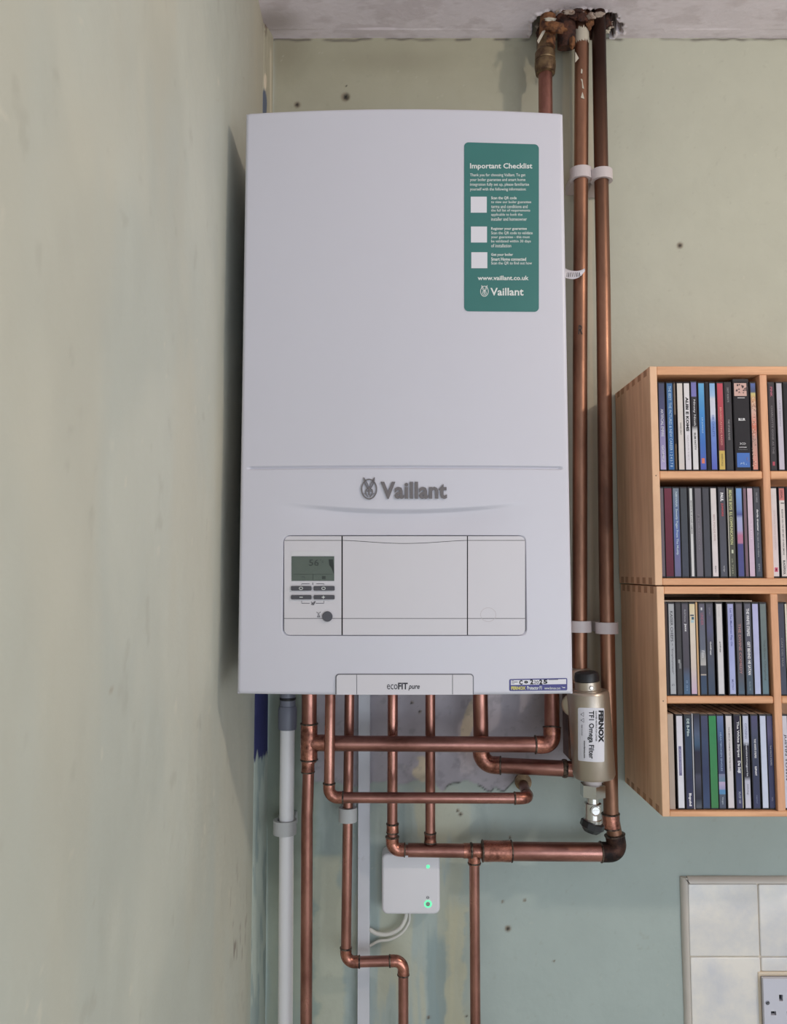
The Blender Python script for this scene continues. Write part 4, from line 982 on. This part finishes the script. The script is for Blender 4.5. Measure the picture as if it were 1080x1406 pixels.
ROWS = {1: (RU[4][2], 'top compartment'), 2: (RU[4][4], 'second compartment down'), 3: (RL[4][2], 'third compartment down'), 4: (RL[4][4], 'bottom compartment')}
YC = YRK + 0.006
def MC(px, py, off=0.0): return U(px, py, YC - off)
TOPY = {1: 525.5, 2: 669, 3: 829.5, 4: 985.5}; BOTY = {1: 643.5, 2: 790.5, 3: 953, 4: 1111.5}
LIM = {}; LAST = [None]
def cd(row, xm, wpx, stops, desc, text=None, extra=None, wcase=None, H=.1250, colname=None, tall=0.0, caseless=False, cat='CD', side='left'):
    """one disc: dark case, printed spine card, lettering. stops: list of (t, colour)"""
    z0 = ROWS[row][0]; ym = (TOPY[row] + BOTY[row]) / 2
    c = U(xm, ym, YC); wc = (wcase or wpx + 2.6) / 1012.0; ws = wpx / 1012.0; H = H + tall
    UU = RU if row < 3 else RL; X0_, X1_, XM_, T_ = UU[0], UU[1], UU[2], UU[3]
    lo_ = max(LIM.get((row, side), -9), (X0_ + T_ if side == 'left' else XM_ + T_) + .0003); hi_ = (XM_ if side == 'left' else X1_ - T_) - .0003
    l_ = max(c.x - wc / 2, lo_); r_ = min(c.x + wc / 2, hi_); 
    if r_ - l_ < .0011: r_ = l_ + .0011
    k_ = (r_ - l_) / wc
    if k_ < .999: ws = min(ws, (r_ - l_) - .0008); wc = r_ - l_; c.x = (l_ + r_) / 2
    LIM[(row, side)] = r_ + .0001
    lab = (desc[:-3] if desc.endswith(' __') else desc) + ', ' + ROWS[row][1] + (' of the right column' if side == 'right' else '')
    grp = 'CDs in the rack, ' + ROWS[row][1] + (' at right' if side == 'right' else '')
    root = LAST[0] = thing('compact_disc_case', lab, cat, (c.x, YC + .07, z0 + .0004), grp)
    V, F = bbox_bev((c.x - wc / 2, YC + .1415, z0 + .0004), (c.x + wc / 2, YC, z0 + H), .0005)
    mi = [1 if abs((Vector(V[f[1]]) - Vector(V[f[0]])).cross(Vector(V[f[2]]) - Vector(V[f[0]])).normalized().z) > .8 else 0 for f in F]
    if caseless: m0 = mat('card_%d_%d_%d' % tuple(stops[0][1]), stops[0][1], .7, var=.05, vscale=60); mi = [0] * len(F)
    else: m0 = M_CASE
    mesh('case', V, F, [m0, M_CASETOP], root, midx=mi)
    if caseless: return root
    # spine with colour stops
    V = []; C = []; F = []
    zt, zb = z0 + H - .0024, z0 + .0026
    S = sorted(stops); 
    if S[0][0] > 0: S = [(0, S[0][1])] + S
    if S[-1][0] < 1: S = S + [(1, S[-1][1])]
    for t, cc in S:
        z = zt + (zb - zt) * t
        V += [(c.x - ws / 2, YC - .0004, z), (c.x + ws / 2, YC - .0004, z)]; C += [(*lin(cc), 1)] * 2
    n = len(S)
    for i in range(n - 1): F.append([2 * i, 2 * i + 2, 2 * i + 3, 2 * i + 1])
    V += [(x, YC + .0003, z) for x, y, z in V[:2 * n]]; C += C[:2 * n]
    for i in range(n - 1): F += [[2 * i, 2 * n + 2 * i, 2 * n + 2 * i + 2, 2 * i + 2], [2 * i + 1, 2 * i + 3, 2 * n + 2 * i + 3, 2 * n + 2 * i + 1]]
    F += [[0, 1, 2 * n + 1, 2 * n], [2 * n - 2, 4 * n - 2, 4 * n - 1, 2 * n - 1]]
    mesh('spine_card', V, F, M_SPINE, root, cols=C)
    def inner(t_): return zt + (zb - zt) * t_
    for q in (text or []):
        body, t0, t1, wf, colr = q[:5]; bold = q[5] if len(q) > 5 else .01
        V, F = glyph_mesh(body, bold); u = (V[:, 0] - V[:, 0].min()) / np.ptp(V[:, 0]); v = (V[:, 1] - V[:, 1].min()) / np.ptp(V[:, 1])
        if len(q) > 6:      # upright lettering, q[6] = height fraction
            X = c.x + (u - .5) * ws * wf; Z = inner(t0) - (1 - v) * q[6] * H
        else:
            X = c.x + (v - .5) * ws * wf; Z = inner(t0) + (inner(t1) - inner(t0)) * u
        mesh('title', [(a, YC - .0006, b) for a, b in zip(X, Z)], F, mat('ink_%d_%d_%d' % tuple(colr), colr, .6), root)
    for q in (extra or []):
        t0, t1, u0, u1, colr = q
        V, F = box((c.x + (u0 - .5) * ws, YC - .0003, inner(t1)), (c.x + (u1 - .5) * ws, YC - .0005, inner(t0)))
        mesh('printed_block', V, F, mat('ink_%d_%d_%d' % tuple(colr), colr, .6), root)
    return root
W_ = (222, 220, 224); K_ = (30, 30, 36); G_ = (150, 150, 156)
# top compartment
cd(1, 908.8, 7.6, [(0, (72, 78, 104)), (.35, (80, 82, 120)), (.6, (140, 134, 176)), (1, (176, 168, 208))], 'CD with spine fading from navy to lavender', [('ARTIFICIAL EMPIRE', .30, .62, .5, (214, 214, 226)), ('GOMEZ', .72, .92, .4, (216, 214, 226))])
cd(1, 920.0, 7.6, [(0, (70, 112, 160)), (1, (56, 104, 164))], 'mid-blue CD spine filled with pale blue capitals', [('THE BEST: THE PICTURES & NEW CAREER 1 2 4 5 7 8', .03, .97, .5, (170, 196, 220))])
cd(1, 926.6, 2.2, [(0, (120, 104, 92)), (.36, (120, 104, 92)), (.37, (38, 28, 28)), (.7, (38, 28, 28)), (.71, (110, 92, 72)), (1, (100, 84, 66))], 'slim brown and black card sleeve beside the mid-blue spine', wcase=3.2)
cd(1, 934.0, 7.2, [(0, (216, 208, 202)), (1, (214, 206, 202))], 'cream CD spine with tiny grey lettering at its middle', [('DAVID GRAY', .46, .6, .3, (110, 104, 104))])
cd(1, 943.0, 7.4, [(0, (224, 220, 222)), (1, (218, 214, 222))], 'white CD spine with thick black block capitals', [('ALIBI E KOMS', .16, .56, .55, (34, 34, 40), .05), ('QUARTET', .6, .9, .25, (190, 186, 190))])
cd(1, 953.2, 7.0, [(0, (120, 120, 180)), (.16, (124, 122, 184)), (.17, (56, 54, 60)), (.50, (52, 50, 56)), (.56, (214, 212, 214)), (1, (222, 220, 222))], 'lavender, black and white CD spine with white script', [('Ninety Ninth', .2, .5, .5, (214, 214, 218)), ('SLIM FATTY', .58, .78, .35, (50, 48, 54), .03)], tall=.0015)
cd(1, 963.6, 7.6, [(0, (104, 170, 214)), (.35, (72, 140, 204)), (.7, (70, 116, 192)), (1, (84, 96, 178))], 'sky-blue CD spine with an orange dot near its foot', [('LA JUNGLE', .40, .58, .3, (170, 206, 232))], [(.87, .93, .2, .75, (214, 120, 100))])
cd(1, 971.2, 3.4, [(0, (34, 32, 40)), (1, (26, 26, 34))], 'thin black CD spine between two blue ones')
cd(1, 978.4, 7.2, [(0, (136, 176, 220)), (.14, (160, 190, 224)), (.18, (206, 208, 220)), (.36, (206, 210, 224)), (.46, (120, 150, 210)), (1, (92, 104, 190))], 'pale CD spine turning blue downwards, right of the thin black one', [('100 CHALETS', .37, .62, .4, (74, 96, 170))])
cd(1, 989.4, 7.6, [(0, (196, 78, 96)), (.4, (176, 76, 84)), (.78, (122, 60, 72)), (.785, (206, 178, 96)), (1, (208, 180, 100))], 'crimson CD spine with a mustard foot', [('BROADCASTING RADIO', .28, .72, .35, (214, 150, 140)), ('ESSENTIALS', .82, .96, .3, (120, 100, 60))])
cd(1, 1000.0, 8.4, [(0, (62, 58, 64)), (1, (58, 58, 62))], 'charcoal CD spine with small grey capitals, beside the broad black box', [('DIRTY ROBOTS', .05, .22, .3, (150, 148, 150)), ('THE STONE ROSES', .42, .66, .3, (160, 158, 160))])
b = cd(1, 1018.2, 20.6, [(0, (34, 32, 38)), (1, (38, 36, 42))], 'broad black CD box set with a pink picture above and blue picture below', [('BLUR', .425, 0, .46, W_, .04, .028), ('3CD', .70, 0, .40, W_, .0, .022), ('originals', .745, 0, .50, W_, .03, .014), ('limited edition', .772, 0, .60, G_, .0, .008)],
       [(.03, .175, .04, .88, (208, 170, 160)), (.192, .200, .25, .74, (200, 198, 200)), (.815, .975, .08, .94, (66, 112, 190))], wcase=22.5, tall=.0040)
def art(px0, py0, px1, py1, n, colr, seed, rmax, par=None):
    random.seed(seed); g_ = []
    for i in range(n):
        x, y = random.uniform(px0, px1), random.uniform(py0, py1); r = random.uniform(.4, 1) * rmax
        g_.append(poly_px([(x + r * random.uniform(.4, 1) * math.cos(a), y + r * random.uniform(.4, 1) * math.sin(a)) for a in np.linspace(0, 2 * math.pi, 8)[:-1]], MC, .0007 + .00002 * i))
    mesh('picture_print', *join(g_), mat('ink_%d_%d_%d' % colr, colr, .6), par)
art(1011, 527, 1026, 538, 14, (60, 44, 48), 4, 2.4, b); art(1011, 538, 1026, 539.5, 5, (80, 60, 60), 5, 1.3, b)
art(1014, 635, 1027, 638, 8, (150, 176, 214), 6, 1.5, b); art(1025, 627, 1028, 637, 5, (120, 110, 150), 7, 1.4, b)
cd(1, 1034.8, 6.4, [(0, (92, 110, 170)), (.1, (80, 90, 120)), (.12, (206, 196, 130)), (.18, (206, 160, 120)), (.32, (220, 184, 170)), (.5, (214, 130, 110)), (.66, (196, 160, 150)), (1, (222, 150, 134))], 'peach speckled CD spine with blue top, right of the black box'); PEACH = LAST[0]
art(1032, 545, 1037, 640, 60, (120, 84, 76), 8, .9, PEACH); art(1032, 545, 1037, 640, 40, (232, 210, 190), 9, 1.0, PEACH)
# right column top
cd(1, 1059.8, 7.4, [(0, (66, 60, 66)), (1, (60, 58, 62))], 'dark CD spine with faint grey capitals and pink mark', [('PINK', .04, .16, .4, (170, 90, 110), .04), ('CHARLOTTE GONE AS THE', .26, .82, .35, (120, 116, 120))], [(.91, .955, .3, .7, (180, 70, 90))], side='right')
cd(1, 1070.8, 7.0, [(0, (190, 186, 198)), (1, (196, 188, 202))], 'pale lilac CD spine beside the divider\'s dark one', [('LATE SESSION', .2, .5, .3, (150, 146, 160))], side='right')
cd(1, 1081.5, 8.0, [(0, (36, 36, 42)), (1, (34, 34, 40))], 'black CD spine cut by the photo edge', side='right')
# second compartment
cd(2, 908.6, 4.6, [(0, (112, 104, 112)), (1, (104, 94, 104))], 'narrow mauve-grey CD spine against the left board')
cd(2, 917.2, 10.0, [(0, (112, 52, 70)), (1, (98, 44, 62))], 'plain burgundy CD box')
cd(2, 928.6, 8.0, [(0, (120, 130, 144)), (.3, (100, 118, 156)), (.5, (96, 112, 168)), (.8, (112, 110, 150)), (1, (110, 112, 146))], 'denim-blue CD spine with pale capitals', [('NIRVANA  Sweetly Pagan From The Muddy', .04, .76, .45, (190, 206, 216), .02)])
cd(2, 939.2, 8.2, [(0, (74, 78, 84)), (1, (72, 76, 90))], 'plain slate CD spine right of the denim-blue one')
cd(2, 949.3, 3.6, [(0, (206, 206, 206)), (1, (214, 212, 214))], 'slim white CD spine in a dark case', [('MASSIVE BLUE LINES REMIXES', .14, .52, .5, (90, 88, 92))], wcase=8.5)
cd(2, 959.0, 8.2, [(0, (110, 106, 114)), (1, (110, 106, 116))], 'mauve-grey CD spine right of the slim white one', [('MOROCCO', .3, .7, .3, (132, 126, 134))])
cd(2, 969.6, 8.0, [(0, (76, 76, 84)), (1, (78, 80, 90))], 'plain dark grey CD spine left of the cream one')
cd(2, 980.3, 7.4, [(0, (216, 208, 206)), (1, (222, 212, 214))], 'cream CD spine with faint brown lettering', [('BEN FOLDS FIVE', .3, .6, .3, (180, 150, 150)), ('epic', .88, .96, .3, (90, 84, 90))])
cd(2, 991.8, 8.4, [(0, (78, 76, 86)), (1, (86, 88, 100))], 'slate CD spine with white and red capitals', [('PAUL', .05, .15, .5, W_, .05), ('JUNIORS', .17, .32, .4, (190, 70, 76), .03), ('vertigo', .88, .95, .3, (190, 190, 196))])
cd(2, 1003.6, 8.6, [(0, (90, 88, 80)), (1, (84, 86, 78))], 'olive-grey CD spine with cream serif capitals', [('BEASTIE BOYS  ILL COMMUNICATION', .02, .64, .45, (204, 204, 150), .02), ('cb 7243', .8, .97, .25, (150, 150, 130))], [(0, 1, -.02, .1, (196, 190, 176)), (.70, .74, .42, .7, (196, 200, 180))])
cd(2, 1015.4, 7.4, [(0, (120, 160, 212)), (.24, (116, 140, 196)), (.3, (84, 94, 160)), (.34, (164, 170, 208)), (.48, (168, 164, 204)), (.54, (190, 120, 150)), (.62, (186, 126, 156)), (.64, (84, 82, 140)), (1, (82, 86, 140))], 'blue, pink and indigo banded CD spine')
cd(2, 1023.2, 3.6, [(0, (124, 100, 112)), (1, (120, 96, 108))], 'narrow dusky mauve CD spine left of the pale pink one')
cd(2, 1030.0, 6.8, [(0, (214, 192, 204)), (.6, (206, 182, 202)), (1, (212, 186, 206))], 'pale pink CD spine', [('THE KILLS', .4, .58, .3, (230, 214, 226))])
cd(2, 1039.8, 7.6, [(0, (78, 78, 84)), (1, (74, 80, 96))], 'dark slate CD spine with white lowercase title', [('KING CHARLES', .05, .16, .3, (160, 160, 166)), ('dagda dreamer', .24, .49, .4, W_, .03), ('the next shade reborn', .50, .78, .3, (160, 160, 166)), ('EPIC', .86, .95, .3, (150, 150, 160))])
cd(2, 1063.2, 7.4, [(0, (214, 206, 204)), (.5, (220, 204, 204)), (1, (222, 210, 212))], 'cream CD spine with pink logo at its foot', [('GORDON TOWN LONDON', .25, .7, .3, (196, 176, 176))], [(.9, .95, .2, .8, (204, 90, 120)), (.915, .935, .4, .6, (226, 200, 206))], side='right')
cd(2, 1074.3, 7.0, [(0, (200, 122, 120)), (.135, (202, 124, 122)), (.14, (218, 208, 204)), (1, (222, 212, 210))], 'cream CD spine with salmon top', [('LEGAL', .02, .12, .4, (90, 50, 56)), ('BLUE FOR YOU: THE VERY BEST OF NINA SIMONE', .24, .76, .3, (80, 76, 80)), ('BLACKPOOL', .82, .98, .45, (50, 48, 54), .03)], [(.165, .175, .25, .95, (60, 60, 56))], side='right')
cd(2, 1084, 6.0, [(0, (36, 36, 42)), (1, (40, 40, 50))], 'black CD spine cut by the photo edge', side='right')
# third compartment
cd(3, 914.2, 3.6, [(0, (80, 62, 54)), (1, (48, 42, 46))], 'dark brown CD spine in shade against the left board')
cd(3, 922.4, 7.2, [(0, (170, 172, 176)), (.3, (176, 178, 184)), (1, (176, 180, 186))], 'silver-grey CD spine with dark capitals', [('KAISER CHIEFS', .08, .42, .5, (70, 70, 76), .01), ('= "Employment"', .44, .78, .4, (90, 88, 92), .01), ('G', .89, .91, .5, (110, 110, 116))])
cd(3, 931.8, 5.6, [(0, (72, 70, 74)), (1, (74, 74, 78))], 'narrow black CD spine with a small white figure', extra=[(.62, .66, .2, .7, (150, 150, 152)), (.66, .72, .4, .9, (120, 120, 124))])
cd(3, 941.2, 7.8, [(0, (92, 88, 98)), (.7, (82, 78, 88)), (.8, (84, 98, 124)), (1, (82, 112, 144))], 'charcoal CD spine with steel-blue foot and white title', [('Acid house', .06, .2, .35, (160, 160, 168)), ('jazz', .22, .31, .45, W_, .03), ('0 01', .85, .96, .3, (130, 150, 180))])
cd(3, 951.0, 7.0, [(0, (222, 204, 166)), (.12, (222, 208, 180)), (.3, (222, 210, 196)), (.7, (216, 200, 190)), (.9, (206, 186, 200)), (1, (208, 180, 204))], 'ivory CD spine with teal dot near its top', extra=[(.12, .135, .1, .8, (60, 74, 90)), (.145, .175, .35, .8, (52, 92, 112)), (.18, .21, .2, .8, (176, 200, 206))])
cd(3, 957.4, 2.6, [(0, (206, 168, 124))], 'thin tan card sleeve right of the ivory spine', caseless=True, wcase=2.6)
cd(3, 964.4, 7.2, [(0, (100, 96, 110)), (.5, (106, 112, 128)), (.56, (150, 150, 152)), (.68, (186, 182, 180)), (.69, (76, 76, 82)), (.78, (74, 74, 82)), (.785, (210, 196, 180)), (.80, (66, 80, 104)), (1, (64, 82, 108))], 'grey-blue CD spine with faded pink letters and white block', [('UNDER', .1, .24, .5, (150, 96, 116), .03), ('Film', .52, .6, .5, (214, 214, 218))], [(.04, .07, .3, .6, (200, 200, 206))])
cd(3, 975.0, 8.2, [(0, (90, 88, 98)), (.3, (92, 92, 122)), (.45, (84, 84, 96)), (1, (70, 84, 106))], 'slate-blue CD spine with small white title at its middle', [('Goldfrapp', .42, .57, .3, W_, .03), ('OPTIMO', .04, .13, .3, (130, 128, 140))])
cd(3, 988.2, 7.4, [(0, (214, 208, 208)), (1, (214, 212, 216))], 'white CD spine with one small dark word', [('goldfrapp', .42, .54, .3, (80, 76, 80), .02), ('felt mountain', .03, .14, .2, (190, 184, 186))], wcase=10.5)
cd(3, 1003.8, 7.6, [(0, (170, 172, 214)), (.5, (166, 172, 220)), (1, (176, 184, 222))], 'periwinkle CD spine with dark blue lettering', [('Let The Machines Play On', .05, .47, .45, (66, 72, 150), .01), ('MUTINY', .84, .96, .35, (110, 112, 170))], wcase=11)
cd(3, 1015.6, 7.6, [(0, (104, 98, 108)), (.4, (92, 86, 92)), (.8, (90, 90, 100)), (1, (84, 104, 122))], 'dark grey CD spine with dusty pink capitals', [('THE DIVINE COMEDY', .22, .78, .45, (176, 128, 128), .01)])
cd(3, 1027.4, 7.8, [(0, (98, 98, 110)), (.5, (88, 88, 102)), (1, (82, 100, 116))], 'slate CD spine with bold white capitals', [('THE WHITE STRIPES', .05, .36, .5, W_, .03), ('GET BEHIND ME SATAN', .42, .79, .5, W_, .03), ('XLCD 191', .86, .96, .3, (140, 156, 166))])
cd(3, 1038.0, 7.4, [(0, (184, 182, 222)), (1, (186, 194, 226))], 'pale lavender CD spine left of the sage one')
cd(3, 1048.8, 7.6, [(0, (116, 126, 126)), (.5, (108, 122, 124)), (1, (106, 132, 144))], 'sage-grey CD spine with faint dark title, against the divider', [('The Green Changeling', .4, .85, .4, (86, 94, 98))])
cd(3, 1073.2, 7.6, [(0, (72, 72, 86)), (1, (76, 80, 98))], 'dark slate CD spine next to the divider', [('CAFE DEL MAR', .38, .7, .3, (130, 128, 136))], side='right')
cd(3, 1080.2, 2.4, [(0, (220, 212, 196)), (1, (226, 218, 206))], 'thin cream card sleeve at the photo edge', wcase=3, side='right')
o = None
bk = U(972, 824.6, YC)
V, F = bbox_bev((U(908, 824, YC).x, YC + .002, ROWS[3][0] + .1256), (U(1033, 824, YC).x, YC + .12, ROWS[3][0] + .1272), .0003)
bk = mesh('booklet', V, F, mat('booklet_paper', (176, 164, 150), .6), None); tag(bk, 'thin beige booklet lying flat on the discs, third compartment down', 'booklet')
# bottom compartment
cd(4, 921.5, 7.6, [(0, (174, 158, 146))], 'taupe card case against the left board', caseless=True, wcase=8.0)
cd(4, 933.6, 7.8, [(0, (216, 212, 222)), (1, (222, 222, 230))], 'white CD spine with a long violet label', extra=[(.33, .65, .25, .72, (112, 108, 146))], text=[('SPLENDID GHOSTLY', .36, .62, .25, (180, 178, 206))])
cd(4, 945.4, 8.4, [(0, (62, 68, 76)), (.15, (52, 70, 92)), (.5, (54, 66, 92)), (.7, (52, 56, 84)), (1, (66, 66, 96))], 'dark teal-navy CD spine with white words top and foot', [('DE B-Film', .03, .22, .4, (190, 206, 206), .03), ('liquid', .84, .98, .5, W_, .05)])
cd(4, 951.6, 1.6, [(0, (226, 224, 230))], 'thin white card sleeve in the gap of dark spines', caseless=True, wcase=1.6, tall=.001)
cd(4, 957.2, 7.4, [(0, (52, 50, 66)), (.2, (86, 98, 124)), (.32, (66, 90, 116)), (.4, (46, 44, 62)), (.62, (52, 52, 66)), (.66, (74, 74, 92)), (.9, (44, 46, 60)), (1, (92, 98, 110))], 'glossy navy CD spine with smoky swirl', tall=.001)
cd(4, 968.0, 8.4, [(0, (74, 76, 104)), (.3, (64, 76, 106)), (.6, (58, 66, 98)), (1, (66, 82, 116))], 'plain navy CD spine left of the green case')
cd(4, 978.6, 9.4, [(0, (60, 142, 88)), (.3, (62, 134, 86)), (1, (70, 132, 84))], 'bright green CD case')
cd(4, 989.6, 8.2, [(0, (104, 118, 162)), (.2, (78, 102, 142)), (.3, (66, 78, 112)), (.63, (70, 76, 110)), (.635, (128, 130, 160)), (.70, (110, 136, 160)), (.715, (108, 136, 160)), (.72, (190, 170, 200)), (.80, (150, 150, 190)), (.805, (92, 142, 186)), (.85, (92, 142, 186)), (.855, (86, 94, 110)), (1, (84, 92, 112))], 'steel-blue CD spine with stacked pastel blocks', [('HEARTBROKEN SINGLES', .18, .6, .3, (150, 170, 204), .01), ('Virgin', .88, .96, .3, (190, 200, 210))])
cd(4, 1001.6, 7.6, [(0, (214, 208, 210)), (1, (216, 210, 214))], 'off-white CD spine with a line of fine grey type', [('THE FLAMING LIPS YOSHIMI BATTLES THE PINK ROBOTS', .12, .6, .25, (110, 104, 110))])
cd(4, 1013.6, 8.0, [(0, (46, 40, 58)), (.5, (54, 48, 66)), (.7, (60, 66, 100)), (1, (74, 74, 106))], 'near-black CD spine with large white title', [('The White Stripes', .06, .45, .5, W_, .02), ('De Stijl', .49, .62, .6, (222, 222, 230), .04), ('XLCD 150', .82, .95, .35, (170, 176, 196), .02)], [(0, 1, .96, 1.06, (214, 210, 180))])
cd(4, 1024.8, 7.0, [(0, (196, 200, 220)), (.28, (196, 200, 220)), (.33, (48, 46, 60)), (.66, (46, 44, 56)), (.71, (190, 190, 206)), (1, (206, 206, 220))], 'white and black CD spine with slanting joins', [('CITIZENS', .08, .25, .4, (120, 124, 160)), ('Phantasmagoria', .28, .66, .4, (200, 200, 210), .02), ('Anthology', .74, .86, .35, (120, 116, 130))])
cd(4, 1036.8, 8.2, [(0, (84, 82, 116)), (.3, (74, 80, 100)), (.6, (60, 64, 88)), (1, (64, 68, 100))], 'slate-navy CD spine with two white words', [('THE WHITE STRIPES', .25, .46, .3, W_, .03), ('ELEPHANT', .55, .65, .3, W_, .04), ('capitol', .86, .95, .25, (130, 140, 170))])
cd(4, 1048.6, 7.4, [(0, (200, 206, 228)), (1, (206, 212, 232))], 'pale blue-white CD spine between two navy ones')
cd(4, 1058.4, 7.8, [(0, (82, 80, 112)), (.2, (96, 90, 124)), (.35, (60, 62, 92)), (1, (64, 66, 98))], 'navy CD spine with thin grey capitals, against the divider', [('THE WHITE STRIPES', .32, .54, .25, (170, 170, 184)), ('XL', .88, .93, .3, (130, 130, 150))])
cd(4, 1078.6, 6.0, [(0, (208, 204, 214)), (1, (206, 206, 220))], 'white CD spine with black letters by the divider', [('JUSTIN TOWN', .2, .7, .6, (60, 58, 66), .02)], side='right')

# ------------------------------------------------------------------ tiles and socket
YT = -0.007
sp = thing('tiled_splashback', 'pale marbled square tiles with plastic edge trim at lower right', 'splashback', U(1000, 1400, 0))
g = lambda px, py, y=YT: U(px, py, y)
x0 = g(946.3, 1300).x; zt0 = g(1000, 1213.8).z
xe = 0.80; P_ = 0.1062; gr = .0016
mesh('grout_bed', *box((x0 - .002, .003, zt0 - 5 * P_), (xe + P_, -.0052, zt0 + .001)), M_GROUT, sp)
sx0 = g(1042.5, 1350).x; sz0 = g(1060, 1338).z
def tile(xa, xb, za, zb):
    V, F = rrect_prism(xa, xb, za, zb, -.0040, YT - .0008, .0022, .0016, 3)
    m = mesh('tile', V, F, M_TILE, sp, True, sharp=60)
for i in range(3):
    for j in range(5):
        xa = x0 + i * P_ + (.0003 * (j % 2)); zb = zt0 - j * P_ - .0003 * i; za = zb - P_ + gr; xb = xa + P_ - gr
        if i >= 1 and j == 1: tile(xa, xb, g(1060, 1333.5).z, zb); continue
        if i in (1, 2) and j in (1, 2):
            if za < sz0 - .092: tile(xa, xb, za, min(zb, sz0 - .092))
            continue
        tile(xa, xb, za, zb)
def quad_trim(a, b, r, side):
    """quarter-round strip from a to b; side: direction of the tiles"""
    a, b = Vector(a), Vector(b); n = 8; V = []; F = []
    for p in (a, b):
        prof = [(0, 0)] + [(-r * math.sin(t) , -r * math.cos(t)) for t in np.linspace(0, math.pi / 2, n)]
        for (u, v) in prof: V.append(p + side * u + Vector((0, v, 0)))
    m = n + 1
    for i in range(m): F.append([i, (i + 1) % m, (i + 1) % m + m, i + m])
    F += [list(range(m))[::-1], [i + m for i in range(m)]]
    return V, F
R_ = .0086
mesh('edge_trim', *quad_trim((x0 - .0004, .001, zt0 - 5 * P_), (x0 - .0004, .001, zt0 + .0085), R_, Vector((1, 0, 0))), M_TRIM, sp, True, sharp=50)
mesh('edge_trim', *quad_trim((x0 + .0012, .001, zt0 + .0006), (xe + P_, .001, zt0 + .0006), R_, Vector((0, 0, -1))), M_TRIM, sp, True, sharp=50)
mesh('mitre_gap', *stroke([(941.5, 1207.6), (946.5, 1213.2)], .9, lambda a, b, o: U(a, b, -.0092), 0), M_GAP, sp)

sk = thing('wall_socket', 'white double electrical socket with square pin holes set among the tiles', 'socket', (sx0 + .073, -.01, sz0 - .086))
mesh('surround', *bbox_bev((sx0 - .0028, 0, sz0 - .088), (sx0 + .149, -.0095, sz0 + .0045), .0008), M_CREAM, sk)
YS = -.0185
def holes_plate(xs, zs, holes, y0, y1):
    V = []; F = []; ix = {}
    def v(i, j, y):
        k = (i, j, y)
        if k not in ix: ix[k] = len(V); V.append((xs[i], y, zs[j]))
        return ix[k]
    solid = lambda i, j: 0 <= i < len(xs) - 1 and 0 <= j < len(zs) - 1 and (i, j) not in holes
    for i in range(len(xs) - 1):
        for j in range(len(zs) - 1):
            if not solid(i, j): continue
            F.append([v(i, j, y1), v(i + 1, j, y1), v(i + 1, j + 1, y1), v(i, j + 1, y1)])
            F.append([v(i, j + 1, y0), v(i + 1, j + 1, y0), v(i + 1, j, y0), v(i, j, y0)])
            for (di, dj, a, b) in ((-1, 0, (i, j), (i, j + 1)), (1, 0, (i + 1, j + 1), (i + 1, j)), (0, -1, (i + 1, j), (i, j)), (0, 1, (i, j + 1), (i + 1, j + 1))):
                if not solid(i + di, j + dj): F.append([v(*a, y0), v(*b, y0), v(*b, y1), v(*a, y1)])
    return V, F
S = lambda px, py: U(px, py, YS)
ex0, ex1 = S(1069.2, 1370).x, S(1074.3, 1370).x; ez0, ez1 = S(1070, 1374.6).z, S(1070, 1365.8).z
lx0, lx1 = S(1058, 1391).x, S(1065.2, 1391).x; lz0, lz1 = S(1060, 1394).z, S(1060, 1388.6).z
w_ = lx1 - lx0; rx0 = 2 * ((ex0 + ex1) / 2) - lx1; 
o2 = .062
X = sorted([sx0, lx0, lx1, ex0, ex1, rx0, rx0 + w_, sx0 + .146] + [q + o2 for q in (lx0, lx1, ex0, ex1, rx0, rx0 + w_)]); Z = sorted([sz0 - .086, lz0, lz1, ez0, ez1, sz0])
def cell(xa, za): return (min(range(len(X)), key=lambda i: abs(X[i] - xa)), min(range(len(Z)), key=lambda i: abs(Z[i] - za)))
H_ = set()
for dx in (0, o2): H_ |= {cell(ex0 + dx, ez0), cell(lx0 + dx, lz0), cell(rx0 + dx, lz0)}
mesh('plate', *holes_plate(X, Z, H_, YS + .006, YS), M_SOCK, sk)
mesh('plate_body', *box((sx0 + .001, -.009, sz0 - .085), (sx0 + .145, YS + .0061, sz0 - .001)), M_GAP, sk)
scr = mesh('screw', *lathe(S(1053.3, 1376.8) + Vector((0, .0004, 0)), (0, -1, 0), [(0, .0030), (.0009, .0030), (.0012, .0022)], 18), mat('screw_metal', (120, 120, 128), .35, .9), sk)
mesh('screw_slot', *stroke([(1051.8, 1378), (1054.8, 1375.6)], .8, lambda a, b, o: U(a, b, YS - .0010), 0), M_GAP, scr)
